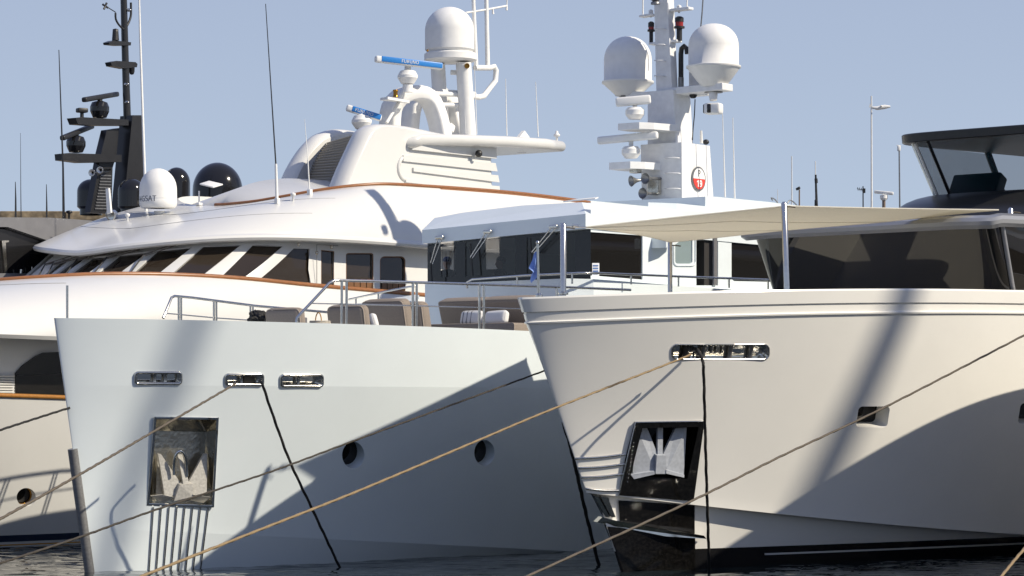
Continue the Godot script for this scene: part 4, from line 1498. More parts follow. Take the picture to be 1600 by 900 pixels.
func r_awning(f: Fr, y: Node3D):
	# poles
	var spots := [[880, 351, 463, -0.4, 0.05], [1047, 379, 458, -1.9, 0.042], [1225, 318, 451, 1.78, 0.05], [1579, 327, 452, 2.3, 0.05]]
	var tops := []
	for q in spots:
		var top := f.b(q[0], q[1], q[3])
		var foot := f.b(q[0] + (0.0 if q[0] < 1200 else 6.0), q[2], q[3])
		tops.append(top)
		var g := Mb.new()
		g.tube([Vector3(foot.x, minf(foot.y, 4.55) - 0.3, foot.z), top, top + Vector3(0, 0.03, 0)], [q[4], q[4], q[4] * 0.5], 14)
		var po := part(y, "awning_pole", g, M.steel)
		g = Mb.new()
		g.lathe(Transform3D(Basis(), Vector3(foot.x, 4.6 if q[0] != 1047 else 4.2, foot.z)), [Vector2(q[4] * 1.7, 0), Vector2(q[4] * 1.7, 0.03), Vector2(q[4] * 1.02, 0.05)], 16, [0, 1])
		part(po, "socket", g, M.steel)
		g = Mb.new()
		g.tube([top + Vector3(0, -0.05, 0), top + Vector3(0.05, -0.05, -0.08), top + Vector3(0.1, -0.06, -0.18)], 0.012, 6)
		part(po, "lanyard", g, M.rope_grey)
	# the cloth: forward corner, port edge to two poles, starboard corner
	var F := f.b(916, 355, -0.35)
	var S := f.b(1047, 378, -1.9)
	var P := f.b(1228, 322, 1.75)
	var Q := f.b(1560, 328, 2.25)
	var cl := Mb.new()
	var T := func(u: float, v: float) -> Vector3:     # u aft, v from starboard to port
		var sb := F.lerp(S, u * 1.0) if u < 0.5 else F.lerp(S, u)
		sb = F.lerp(S, u) + Vector3(0.18, 0, 0) * sin(PI * u)
		var t := u * 1.6
		var pt: Vector3 = F.lerp(P, t / 0.8) if t < 0.8 else P.lerp(Q, (t - 0.8) / 0.8)
		if t < 0.8: pt += Vector3(-0.12, 0, 0) * sin(PI * t / 0.8)
		else: pt += Vector3(-0.12, 0, 0) * sin(PI * (t - 0.8) / 0.8)
		var p := sb.lerp(pt, v)
		p.y += -0.10 * sin(PI * v) * sin(PI * clampf(u, 0.0, 1.0)) + 0.012 * sin(v * 9.0 + u * 5.0) * sin(PI * v)
		return p
	cl.sheet(T, 40, 24)
	var U := func(u: float, v: float) -> Vector3: return T.call(u, v) - Vector3(0, 0.006, 0)
	cl.sheet(U, 40, 24, [], 0, 1, 0, 1, true)
	var aw := part(y, "awning", cl, M.awning_cloth)
	var hem := Mb.new()
	for e in 3:
		var pts := []
		for k in 25:
			var t := k / 24.0
			pts.append(T.call(t, 0.0) if e == 0 else (T.call(t, 1.0) if e == 1 else T.call(1.0, t)))
		hem.tube(pts, 0.014, 6)
	part(aw, "hem", hem, M.awning_cloth)
	for k in 2:
		hem = Mb.new()
		var pts := []
		for i in 21: pts.append(T.call(i / 20.0, 0.36 + 0.3 * k) - Vector3(0, 0.008, 0))
		hem.tube(pts, 0.007, 4)
		part(aw, "seam", hem, M.awning_cloth)
	hem = Mb.new()
	hem.tube([tops[0] - Vector3(0, 0.02, 0), F], 0.012, 6)
	hem.tube([F.lerp(tops[0], 0.35), F.lerp(tops[0], 0.6)], 0.03, 8)
	part(aw, "tensioner", hem, M.steel)
	# flagstaff with a small blue flag, standing on the bow
	var fs := Mb.new()
	var ft := f.b(840, 381, -0.15)
	var fb := f.b(842, 462, -0.15)
	fs.tube([fb - Vector3(0, 0.25, 0), ft], [0.028, 0.02], 10)
	fs.ball(ft + Vector3(0, 0.02, 0), Vector3(0.03, 0.035, 0.03), 10, 6)
	fs.lathe(Transform3D(Basis(), fb - Vector3(0, 0.02, 0)), [Vector2(0.06, 0), Vector2(0.06, 0.03), Vector2(0.03, 0.06)], 12, [0, 1])
	var staff := part(y, "flagstaff", fs, M.steel)
	var fl := Mb.new()
	var a0 := f.b(840, 392, -0.15)
	var a1 := f.b(842, 433, -0.15)
	var FS := func(u: float, v: float) -> Vector3:
		var p := a1.lerp(a0, v)
		var tip := Vector3(-0.10 - 0.05 * sin(v * 7.0), -0.28 * u * (0.35 + 0.65 * v), 0.05) * u
		var w := sin(u * 9.0 + v * 5.0) * 0.035 * u
		return p + tip + Vector3(w * 0.4, 0, w)
	fl.sheet(FS, 12, 14)
	part(staff, "flag", fl, M.flag_blue)

func r_house(f: Fr, y: Node3D):
	# saloon front: a dark glass front that leans forward under a grey brow
	var sF := 7.15
	var top := {"sf": sF, "L": 0.9, "b": 2.7, "sa": 20.0, "ex": 10.0, "ys": [5.98, 5.98, 5.97, 5.97, 5.97, 5.99, 6.03, 6.1, 6.16, 6.2, 6.24]}
	var foot := {"sf": sF + 0.75, "L": 0.9, "b": 2.57, "sa": 20.0, "ex": 10.0, "ys": [4.3, 4.3, 4.3, 4.3, 4.3, 4.3, 4.3, 4.3, 4.3, 4.3, 4.3]}
	var G := between(foot, top)
	var g := Mb.new()
	g.sheet(G, 80, 3)
	part(y, "saloon_front", g, M.dark_glass)
	g = Mb.new()
	for sd in [-1.0, 1.0]:
		var pts := []
		for k in 7: pts.append(G.call(0.5 + sd * 0.288, k / 6.0) + Vector3(sd * 0.01, 0, 0.015))
		g.tube(pts, 0.05, 8)
	part(y, "corner_pillar", g, M.brow_grey)
	# brow with its rolled edge
	var o := 0.14
	var hs := func(d: float) -> Array:
		var r := []
		for v in top.ys: r.append(v + d)
		return r
	var rows := []
	for q in [[0.0, -0.02], [0.16, -0.04], [0.24, 0.02], [0.25, 0.09], [0.18, 0.16], [0.0, 0.215], [-0.5, 0.26], [-1.4, 0.3]]:
		var e := 1.0 if q[1] < 0.22 else 1.0
		rows.append({"sf": sF - q[0] * e, "L": 0.9, "b": 2.7 + q[0] * 0.75, "sa": 20.0, "ex": 10.0, "ys": hs.call(q[1])})
	g = Mb.new()
	for i in rows.size() - 1: g.sheet(between(rows[i], rows[i + 1]), 80, 1)
	var cap := []
	for k in 61: cap.append(plan(rows[-1], lerpf(-1.0, 1.0, k / 60.0)))
	for k in 30:
		g.quad(cap[k], cap[k + 1], cap[59 - k], cap[60 - k], 77)
	part(y, "brow", g, M.brow_grey)
	# flybridge: rounded black coaming, clear raked windscreen, black hardtop
	var s2 := 11.6
	var cz := {"sf": s2 - 1.5, "L": 1.6, "b": 2.35, "sa": 20.0, "ex": 2.6, "ys": [6.3, 6.3, 6.3, 6.3, 6.3, 6.3, 6.3, 6.3, 6.3, 6.3, 6.3]}
	var c2 := {"sf": s2 - 0.2, "L": 1.2, "b": 2.1, "sa": 20.0, "ex": 2.6, "ys": [6.98, 6.98, 6.98, 6.98, 6.98, 7.0, 7.04, 7.05, 7.05, 7.05, 7.05]}
	g = Mb.new()
	g.sheet(between(cz, c2, 0.12, 0.1), 60, 6)
	var c3 := []
	for k in 61: c3.append(plan(c2, lerpf(-1.0, 1.0, k / 60.0)))
	for k in 30: g.quad(c3[k], c3[k + 1], c3[59 - k], c3[60 - k], 78)
	part(y, "flybridge_coaming", g, M.charcoal_paint)
	var wl := {"sf": s2 + 0.2, "L": 0.9, "b": 1.85, "sa": 20.0, "ex": 5.0, "ys": [6.97, 6.97, 6.97, 6.97, 6.97, 6.98, 7.0, 7.05, 7.05, 7.05, 7.05]}
	var wh := {"sf": s2 - 0.55, "L": 0.9, "b": 1.9, "sa": 20.0, "ex": 5.0, "ys": [8.0, 8.0, 8.0, 8.0, 8.0, 8.0, 8.0, 8.0, 8.0, 8.0, 8.0]}
	g = Mb.new()
	g.sheet(between(wl, wh), 60, 3, [], 0.14, 0.86)
	part(y, "windscreen", g, M.clear_glass)
	var W := between(wl, wh)
	for u in [0.36, 0.43, 0.57, 0.64, 0.775]:
		g = Mb.new()
		g.tube([W.call(u, -0.02), W.call(u, 1.0)], 0.035 if absf(u - 0.5) < 0.1 else 0.03, 8)
		part(y.get_node("windscreen"), "mullion", g, M.black_gloss if absf(u - 0.5) < 0.1 else M.radome_white)
	g = Mb.new()
	for p in [[0.3, 16.0], [-0.3, 16.0], [-2.05, 14.6], [2.05, 14.6]]:
		g.tube([Vector3(p[0] * 0.95, 6.9, -p[1] - 0.5), Vector3(p[0], 8.3, -p[1] + 0.3)], 0.07, 10)
	part(y, "hardtop_post", g, M.black_gloss)
	var t0 := {"ys": [8.0, 8.0, 8.0, 8.0, 8.0, 8.0, 8.0, 8.03, 8.06, 8.08, 8.08]}
	var trows := []
	for q in [[-0.5, 0.0], [0.14, 0.0], [0.16, 0.015], [0.17, 0.16], [0.15, 0.18], [-0.7, 0.23], [-1.5, 0.26]]:
		var yy := []
		for v in t0.ys: yy.append(v + q[1])
		trows.append({"sf": s2 - 0.55 - q[0], "L": 1.0, "b": 1.9 + q[0] * 0.8, "sa": 20.0, "ex": 5.0, "ys": yy})
	g = Mb.new()
	for i in trows.size() - 1: g.sheet(between(trows[i], trows[i + 1]), 60, 1)
	for e in [0, trows.size() - 1]:
		var cc := []
		for k in 61: cc.append(plan(trows[e], lerpf(-1.0, 1.0, k / 60.0)))
		for k in 30:
			if e > 0: g.quad(cc[k], cc[k + 1], cc[59 - k], cc[60 - k], 79)
			else: g.quad(cc[60 - k], cc[59 - k], cc[k + 1], cc[k], 80)
	part(y, "hardtop", g, M.hardtop_black)
	# helm screens behind the windscreen
	g = Mb.new()
	var a := f.s(1490, 290, s2 + 1.3)
	var b := f.s(1565, 276, s2 + 1.3)
	g.rbox(Transform3D(Basis(Vector3.RIGHT, -0.5), (a + b) / 2 - Vector3(0, 0.12, 0)), Vector3(absf(b.x - a.x), 0.5, 0.3), 0.05, 3)
	part(y, "helm_console", g, M.black_plastic)

# ---------------------------------------------------------------- the white classic yacht on the left
func classic_yacht():
	var f := FC
	var y := thing("classic_yacht", "large white yacht on the left with teak rails and slanted wheelhouse windows", "yacht", f.xf)
	# hull, a teak capping, the blue and yellow lines
	var keel := {"y": func(_q): return -0.6, "wide": 2.6, "len": 12.0, "full": 1.85, "s0": 0.3}
	var sheer := {"y": func(q): return 3.15 - 0.022 * q, "wide": 3.35, "len": 9.5, "full": 2.0, "s0": -2.0}
	var S0 := hull_surface(keel, sheer, 30.0, 0.3)
	var nu := 90
	var n0 := 14
	var port_px := ellipse_px(Vector2(41, 777), Vector2(15, 14.5), 24)
	var h0 := hole(f, S0, port_px, nu, n0)
	var hull := Mb.new()
	hull.sheet(S0, nu, n0, [h0]); hull.sheet(mirror(S0), nu, n0, [], 0, 1, 0, 1, true)
	deck_and_rail(hull, sheer, 30.0, 2.75, 0.5)
	var rim := ring_on(S0, h0, nu, n0)
	var pn := normal_at(S0, find_uv(f, S0, 41, 777))
	reveal(hull, rim, -pn * 0.2, true)
	part(y, "hull", hull, M.white_gelcoat)
	var g := Mb.new()
	var r := []
	for p in rim: r.append(p - pn * 0.17)
	g.fan(r)
	var pw := part(y, "porthole", g, M.dark_glass)
	g = Mb.new()
	var lip := []
	for p in rim: lip.append(p - pn * 0.15)
	lip.append(lip[0]); lip.append(lip[1])
	g.tube(lip, 0.02, 6, false)
	part(pw, "rim", g, M.brass)
	var band := func(y0: float, y1: float, out: float) -> Mb:
		var mb := Mb.new()
		var S := func(u: float, v: float) -> Vector3:
			var a := hull_row(keel, u, 30.0); var b := hull_row(sheer, u, 30.0)
			var q: Vector3 = S0.call(u, clampf((lerpf(y0, y1, v) - a.y) / (b.y - a.y), 0.0, 1.0))
			return q + normal_at(S0, Vector2(clampf(u, 0.01, 0.99), 0.3)) * out
		mb.sheet(S, 60, 1)
		return mb
	part(y, "navy_stripe", band.call(0.12, 0.25, 0.004), M.navy_paint)
	part(y, "yellow_stripe", band.call(0.045, 0.07, 0.004), M.yellow_paint)
	part(y, "boot_top", band.call(-0.3, 0.015, 0.004), M.black_gloss)
	g = Mb.new()
	var cap := []
	for k in 61:
		var p := hull_row(sheer, k / 60.0, 30.0)
		cap.append(Vector3(p.x, p.y + 0.02, p.z))
	g.tube(cap, 0.045, 8)
	part(y, "capping_rail", g, M.teak_bright)
	# recessed side of the lower deckhouse, with its dark window and a louvre
	var wb := 2.72
	g = Mb.new()
	var wb0 := wb
	wb *= plan_k
	g.quad(Vector3(wb, 2.7, -3.0), Vector3(wb, 2.7, -26.0), Vector3(wb, 4.2, -26.0), Vector3(wb, 4.2, -3.0))
	g.quad(Vector3(-wb, 2.7, -26.0), Vector3(-wb, 2.7, -3.0), Vector3(-wb, 4.2, -3.0), Vector3(-wb, 4.2, -26.0))
	g.quad(Vector3(-wb, 2.7, -3.0), Vector3(wb, 2.7, -3.0), Vector3(wb, 4.2, -3.0), Vector3(-wb, 4.2, -3.0))
	g.quad(Vector3(wb, 2.7, -26.0), Vector3(-wb, 2.7, -26.0), Vector3(-wb, 4.2, -26.0), Vector3(wb, 4.2, -26.0))
	part(y, "deckhouse", g, M.white_gelcoat)
	wb = wb0
	g = Mb.new()
	var wp := []
	for p in [[23, 622], [23, 583], [34, 571], [55, 556], [66, 551], [90, 550], [160, 553], [160, 630]]: wp.append(f.b(p[0], p[1], wb + 0.01))
	g.prism(wp, Vector3(0.02, 0, 0))
	var sw := part(y, "deckhouse_window", g, M.dark_glass)
	g = Mb.new()
	g.prism([f.b(26, 586.5, wb + 0.031), f.b(100, 582.5, wb + 0.031), f.b(100, 584, wb + 0.031), f.b(26, 588, wb + 0.031)], Vector3(0.012, 0, 0))
	part(sw, "glazing_bar", g, M.black_plastic)
	for k in 7:
		g = Mb.new()
		var yy := 587.0 + k * 4.2
		var a := f.b(-8, yy, wb + 0.03)
		var b := f.b(22, yy, wb + 0.03)
		g.box(Transform3D(Basis(Vector3.BACK, -0.5), (a + b) / 2), Vector3(0.05, 0.012, a.distance_to(b)))
		part(y, "louvre_slat", g, M.white_gelcoat)
	c_decks(f, y)
	c_flybridge(f, y)

func c_decks(f: Fr, y: Node3D):
	# the upper deck: its bulwark flares out to an edge over the side deck
	var T1 := {"sf": 8.5, "L": 7.0, "b": 3.4, "sa": 26.0, "ys": [5.05, 5.12, 5.2, 5.28, 5.31, 5.29, 5.22, 5.16, 5.1, 5.04, 5.0]}
	var U1 := {"sf": 2.0, "L": 6.5, "b": 3.78, "sa": 26.0, "ys": [4.06, 4.06, 4.06, 4.06, 4.06, 4.05, 4.03, 4.02, 4.0, 4.0, 4.0]}
	var U2 := {"sf": 2.12, "L": 6.5, "b": 3.74, "sa": 26.0, "ys": [3.99, 3.99, 3.99, 3.99, 3.99, 3.98, 3.96, 3.95, 3.93, 3.93, 3.93]}
	var U3 := {"sf": 3.6, "L": 6.5, "b": 3.0, "sa": 26.0, "ys": [4.02, 4.02, 4.02, 4.02, 4.02, 4.02, 4.02, 4.0, 4.0, 4.0, 4.0]}
	var g := Mb.new()
	g.sheet(between(U1, T1, 0.16, 0.05), 100, 10)
	g.sheet(between(U2, U1), 100, 1)
	g.sheet(between(U3, U2), 100, 2)
	# inner side deck and the sill of the windows
	var T1i := {"sf": 8.65, "L": 6.9, "b": 3.28, "sa": 26.0, "ys": T1.ys}
	var WB := {"sf": 11.3, "L": 4.2, "b": 3.1, "sa": 26.0, "ys": [5.0, 5.0, 5.05, 5.15, 5.18, 5.16, 5.1, 5.06, 5.0, 4.95, 4.9]}
	g.sheet(between(T1, T1i), 100, 1)
	g.sheet(between(T1i, WB), 100, 2)
	part(y, "upper_deck", g, M.white_gelcoat)
	g = Mb.new()
	var pts := []
	for k in 121:
		var p := plan(T1, lerpf(-1.0, 1.0, k / 120.0))
		pts.append(p + Vector3(0, 0.012, 0))
	g.tube(pts, 0.05, 8)
	part(y, "teak_rail", g, M.teak)
	g = Mb.new()
	var seam := []
	for k in 13: seam.append(between(U1, T1, 0.16, 0.05).call(lerpf(0.52, 0.66, k / 12.0), 0.80) + Vector3(0.002, 0.002, 0))
	g.tube(seam, 0.006, 4)
	part(y, "panel_seam", g, M.shoe_grey)
	# wheelhouse front: one sheet with slanted windows cut in it
	var WT := {"sf": 12.65, "L": 3.4, "b": 3.0, "sa": 26.0, "ys": [5.8, 5.84, 5.92, 5.99, 6.04, 6.07, 6.07, 6.02, 5.98, 5.95, 5.93]}
	var WTt := {"sf": 12.9, "L": 3.2, "b": 2.98, "sa": 26.0, "ys": [5.88, 5.96, 6.05, 6.12, 6.17, 6.2, 6.2, 6.2, 6.2, 6.2, 6.2]}
	var W := between(WB, WT)
	var nu := 220
	var nv := 8
	# upper and lower edges of each pane along the front, and the same for starboard, mirrored
	var zpx := func(a: Array) -> Array:
		var o := []
		for p in a: o.append(Vector2(p[0] / 3.478, 240 + p[1] / 3.478))
		return o
	var panes := [
		zpx.call([[1375, 497], [1537, 503], [1312, 684], [1192, 680]]),
		zpx.call([[1115, 493], [1310, 495], [1080, 678], [910, 674]]),
		zpx.call([[885, 498], [1060, 493], [836, 673], [694, 671]]),
		zpx.call([[692, 514], [842, 503], [620, 672], [492, 678]]),
		zpx.call([[545, 530], [648, 520], [440, 680], [332, 686]]),
		zpx.call([[440, 552], [500, 542], [303, 688], [248, 692]]),
		zpx.call([[352, 566], [405, 556], [228, 694], [196, 698]]),
	]
	panes.append([Vector2(459, 388), Vector2(484, 389), Vector2(486, 444), Vector2(405, 437)])
	var hs := []
	for p in panes: hs.append(hole(f, W, p, nu, nv, 0.42))
	var front_n := hs.size()
	for k in front_n:
		if k in [3, 4, 5, 6]: continue
		var m := PackedVector2Array()
		for q in hs[k]: m.append(Vector2(nu - q.x, q.y))
		m.reverse()
		hs.append(m)
	var sides := [round_rect_px(Vector2(541, 396), Vector2(583, 456), 3.0), round_rect_px(Vector2(594, 401), Vector2(633, 464), 7.0), [Vector2(502, 391), Vector2(522, 393), Vector2(522, 451), Vector2(502, 449)]]
	for p in sides: hs.append(hole(f, W, p, nu, nv, 0.42))
	g = Mb.new()
	g.sheet(W, nu, nv, hs)
	g.sheet(between(WT, WTt), 120, 2)
	for h in hs: reveal(g, ring_on(W, h, nu, nv), -normal_at(W, Vector2(centre2(h).x / nu, 0.5)) * 0.05)
	part(y, "wheelhouse", g, M.white_gelcoat)
	for i in hs.size():
		var rim := ring_on(W, hs[i], nu, nv)
		var n := normal_at(W, Vector2(centre2(hs[i]).x / nu, 0.5))
		var r := []
		for p in rim: r.append(p - n * 0.04)
		g = Mb.new()
		if ring_normal(r).dot(n) < 0: r.reverse()
		g.fan(r)
		var wn := part(y, "window", g, M.brown_glass)
		if i >= hs.size() - 3:
			g = Mb.new()
			var l := []
			for p in rim: l.append(p - n * 0.012)
			l.append(l[0]); l.append(l[1])
			g.tube(l, 0.016, 6, false)
			part(wn, "frame", g, M.wood_dark)
	# lower wooden panels seen through the side windows
	for q in [[543, 436, 582, 456], [596, 441, 631, 463]]:
		for k in 4:
			g = Mb.new()
			var x0 := lerpf(q[0], q[2], k / 4.0) + 0.6
			var x1 := lerpf(q[0], q[2], (k + 1) / 4.0) - 0.6
			g.prism([f.b(x0, q[1], 3.045), f.b(x1, q[1] + 0.5, 3.045), f.b(x1, q[3], 3.045), f.b(x0, q[3] - 1, 3.045)], Vector3(0.008, 0, 0))
			part(y, "wood_panel", g, M.wood_dark)
	# door outline and its fittings
	g = Mb.new()
	var dq := []
	for p in [[495, 449], [495, 382], [528, 384]]: dq.append(f.b(p[0], p[1], 3.112))
	g.tube(dq, 0.008, 5)
	part(y, "door_seam", g, M.shoe_grey)
	for q in [[495, 395], [518, 386], [467, 382]]:
		g = Mb.new()
		g.ball(f.b(q[0], q[1], 3.13), Vector3(0.03, 0.045, 0.045), 8, 6)
		part(y, "lamp", g, M.worn_steel)
	# visor: a rounded edge, its underside, then the roof that sweeps up to the flybridge rail
	var V := func(s: float, b: float, dy: float, L := 4.9) -> Dictionary:
		var ys := []
		for v in [5.86, 5.95, 6.04, 6.12, 6.17, 6.19, 6.2, 6.2, 6.21, 6.22, 6.22]: ys.append(v + dy)
		return {"sf": 12.2 + s, "L": L, "b": b, "sa": 26.0, "ys": ys}
	var T2 := {"sf": 16.55, "L": 2.7, "b": 2.8, "sa": 27.0, "ys": [7.06, 7.1, 7.2, 7.32, 7.42, 7.49, 7.52, 7.56, 7.58, 7.56, 7.5]}
	var v_rows: Array = [V.call(0.42, 3.1, 0.015, 4.5), V.call(0.1, 3.45, -0.07), V.call(0.02, 3.53, -0.05), V.call(0.0, 3.56, 0.0), V.call(0.03, 3.54, 0.05), V.call(0.12, 3.47, 0.09)]
	g = Mb.new()
	for i in v_rows.size() - 1: g.sheet(between(v_rows[i], v_rows[i + 1]), 110, 1)
	g.sheet(between(WTt, v_rows[0]), 110, 1)
	var roof := func(u: float, v: float) -> Vector3:
		var a := plan(v_rows[-1], u * 2.0 - 1.0)
		var b := plan(T2, u * 2.0 - 1.0)
		var p := a.lerp(b, v)
		var fr := smoothstep(0.25, 0.75, 1.0 - absf(u * 2.0 - 1.0) / 0.9)
		p.y = lerpf(a.y, b.y, lerpf(pow(v, 0.72), v + 0.12 * sin(PI * v), fr))
		return p
	g.sheet(roof, 110, 16)
	# flybridge deck within the rail
	var cc := []
	for k in 81: cc.append(plan(T2, lerpf(-1.0, 1.0, k / 80.0)) - Vector3(0, 0.25, 0))
	for k in 40:
		var m0: Vector3 = (cc[k] + cc[80 - k]) * 0.5 + Vector3(0, 0.25, 0)
		var m1: Vector3 = (cc[k + 1] + cc[79 - k]) * 0.5 + Vector3(0, 0.25, 0)
		var hump := 0.28 * sqrt(absf(cc[k].x) / 2.8)
		m0.y += hump
		m1.y += 0.28 * sqrt(absf(cc[k + 1].x) / 2.8)
		g.quad(cc[k], cc[k + 1], m1, m0, 88); g.quad(m0, m1, cc[79 - k], cc[80 - k], 88)
	for k in 80: g.quad(cc[k + 1], cc[k], cc[k] + Vector3(0, 0.25, 0), cc[k + 1] + Vector3(0, 0.25, 0), 89)
	part(y, "roof", g, M.white_gelcoat)
	g = Mb.new()
	pts = []
	for k in 121: pts.append(plan(T2, lerpf(-0.03, 1.0, k / 120.0)) + Vector3(0, 0.02, 0))
	g.tube(pts, 0.04, 8)
	part(y, "teak_rail", g, M.teak)
	g = Mb.new()
	pts = []
	for k in 61: pts.append(plan(T2, lerpf(0.66, 1.0, k / 60.0)) + Vector3(0.03, -0.05, 0))
	var sl := Mb.new()
	for k in 60:
		sl.quad(pts[k] - Vector3(0, 0.05, 0), pts[k + 1] - Vector3(0, 0.05, 0), pts[k + 1] + Vector3(0, 0.06, 0), pts[k] + Vector3(0, 0.06, 0), 5)
	part(y, "teak_facing", sl, M.teak)
	for k in 2:
		g = Mb.new()
		pts = []
		for i in 31: pts.append(roof.call(lerpf(0.36, 0.72, i / 30.0), [0.28, 0.6][k] + 0.05 * sin(i * 0.1)) + Vector3(0, 0.001, 0))
		g.tube(pts, 0.005, 4)
		part(y, "deck_seam", g, M.shoe_grey)
	# wipers under the visor
	var WW := func(px: float, py: float, d: float) -> Vector3:
		var q := find_uv(f, W, px, py, 0.0, 1.0, 0.42)
		return W.call(q.x, q.y) + normal_at(W, Vector2(clampf(q.x, 0.01, 0.99), clampf(q.y, 0.01, 0.99))) * d
	for q in [[944, 462, 790, 575, 830, 545, 700, 670], [765, 475, 590, 590, 640, 560, 500, 676], [618, 490, 430, 600, 480, 575, 345, 684], [505, 508, 300, 625, 350, 600, 255, 690], [418, 525, 260, 625, 300, 600, 200, 700]]:
		g = Mb.new()
		var a: Vector3 = WW.call(q[0] / 3.478, 240 + (q[1] + 48) / 3.478, 0.10)
		var b: Vector3 = WW.call(q[2] / 3.478, 240 + q[3] / 3.478, 0.12)
		g.tube([a, b], 0.013, 6)
		g.tube([a + Vector3(0.05, -0.04, 0.0), b + Vector3(0.02, -0.03, 0)], 0.011, 6)
		g.box(Transform3D(Basis(), a), Vector3(0.14, 0.08, 0.14), 0.02)
		var arm := part(y, "wiper", g, M.bronze_arm)
		g = Mb.new()
		g.tube([WW.call(q[4] / 3.478, 240 + q[5] / 3.478, 0.05), b, WW.call(q[6] / 3.478, 240 + q[7] / 3.478, 0.04)], 0.017, 5)
		part(arm, "blade", g, M.dark_rubber)
	# things fixed on the roof: white satellite dome, searchlight, panel on a stalk, whips
	var RR := func(px: float, py: float) -> Vector3:
		var q := find_uv(f, roof, px, py, 0.0, 1.0, 0.45)
		return roof.call(q.x, q.y)
	var sd := f.s(249, 336, 15.2)
	var sc := -(f.xf * sd).z / FOCAL
	g = Mb.new()
	var rr := 29.5 * sc
	var dc := f.s(247, 312, 15.2)
	var prof := [Vector2(rr * 0.4, -14 * sc), Vector2(rr * 0.88, -13 * sc), Vector2(rr * 0.98, -9 * sc), Vector2(rr * 1.0, -2 * sc), Vector2(rr * 0.985, 0.0), Vector2(rr * 0.985, 0.004), Vector2(rr, 0.012), Vector2(rr * 0.99, 16 * sc)]
	for k in range(1, 11):
		var t := PI / 2 * k / 10.0
		prof.append(Vector2(rr * 0.99 * cos(t) if k < 10 else 0.0, (16 + 33 * sin(t)) * sc))
	g.lathe(Transform3D(Basis(), dc), prof, 40, [1, 4, 6])
	var dome := part(y, "satellite_dome", g, M.radome_white)
	g = Mb.new()
	g.lathe(Transform3D(Basis(), f.s(249, 344, 15.2)), [Vector2(0.1, -0.15), Vector2(0.1, 0.1), Vector2(0.12, 0.2)], 16)
	part(dome, "foot", g, M.radome_white)
	text_on(dome, "lettering", "NGSAT", 0.17, M.navy_paint, func(v: Vector3) -> Vector3:
		var a := v.x / rr + 0.05
		var rad := rr * 0.992 + 0.002 + v.z
		return dc + Vector3(sin(a) * rad, v.y + 0.0, cos(a) * rad))
	g = Mb.new()
	var sp := f.s(175, 336, 14.6)
	var look := Vector3(0.25, -0.12, 1.0).normalized()
	var bq := Basis(Quaternion(Vector3.UP, look))
	g.lathe(Transform3D(bq, sp), [Vector2(0, -0.16), Vector2(0.07, -0.15), Vector2(0.12, -0.06), Vector2(0.13, 0.06), Vector2(0.115, 0.08), Vector2(0.1, 0.05), Vector2(0, 0.03)], 22, [3, 4, 5])
	g.tube([sp - Vector3(0, 0.12, 0), sp - Vector3(0, 0.3, 0)], [0.04, 0.07], 10)
	part(y, "searchlight", g, M.steel)
	g = Mb.new()
	var tp := f.s(167, 294, 14.3)
	g.prism([f.s(165, 295, 14.3), f.s(169.5, 294, 14.3), f.s(173, 332, 14.3), f.s(167, 334, 14.3)], Vector3(0, 0, -0.05))
	part(y, "aerial_blade", g, M.radome_white)
	g = Mb.new()
	g.lathe(Transform3D(Basis(), RR.call(199, 344)), [Vector2(0.02, -0.05), Vector2(0.025, 0.07), Vector2(0.055, 0.09), Vector2(0.06, 0.13), Vector2(0, 0.16)], 12)
	part(y, "position_aerial", g, M.radome_white)
	g = Mb.new()
	g.lathe(Transform3D(Basis(), RR.call(458, 314)), [Vector2(0.02, -0.05), Vector2(0.025, 0.1), Vector2(0.06, 0.12), Vector2(0.06, 0.16), Vector2(0, 0.19)], 12)
	part(y, "position_aerial", g, M.radome_white)
	g = Mb.new()
	var fp: Vector3 = RR.call(330, 316)
	g.tube([fp, fp + Vector3(0, 0.33, 0)], 0.018, 8)
	g.box(Transform3D(Basis(), fp + Vector3(0, 0.03, 0)), Vector3(0.12, 0.06, 0.12), 0.015)
	var pan := part(y, "antenna_post", g, M.radome_white)
	g = Mb.new()
	var top := f.at(330, 288, -(f.xf * fp).z)
	g.rbox(Transform3D(Basis(Vector3.BACK, -0.22) * Basis(Vector3.RIGHT, 0.28), top), Vector3(0.44, 0.035, 0.32), 0.015, 2)
	part(pan, "flat_antenna", g, M.radome_white)
	var aer := func(px0: float, py0: float, px1: float, py1: float, px2: float, py2: float, r0: float, r1: float):
		var a: Vector3 = RR.call(px0, py0)
		var d := -(f.xf * a).z
		var mb := Mb.new()
		mb.tube([a - Vector3(0, 0.03, 0), f.at(px1, py1, d)], [r0, r0 * 0.8], 8)
		mb.box(Transform3D(Basis(), a + Vector3(0, 0.05, 0)), Vector3(0.1, 0.14, 0.1), 0.02)
		var o := part(y, "whip_aerial", mb, M.radome_white)
		mb = Mb.new()
		mb.tube([f.at(px1, py1, d), f.at(px2, py2, d)], [r1, r1 * 0.5], 6)
		part(o, "rod", mb, M.black_plastic if r0 > 0.03 else M.radome_white)
	aer.call(433, 318, 431, 256, 415, 6, 0.036, 0.017)
	aer.call(484, 304, 481, 250, 476, 186, 0.016, 0.01)
	g = Mb.new()
	var wp0: Vector3 = RR.call(228, 338)
	var dd := -(f.xf * wp0).z + 1.0
	g.tube([f.at(229, 345, dd), f.at(225, 240, dd), f.at(219, 60, dd), f.at(217, -20, dd)], [0.035, 0.03, 0.024, 0.018], 8)
	part(y, "tall_aerial", g, M.radome_white)

func centre2(h: PackedVector2Array) -> Vector2:
	var c := Vector2.ZERO
	for p in h: c += p
	return c / h.size()

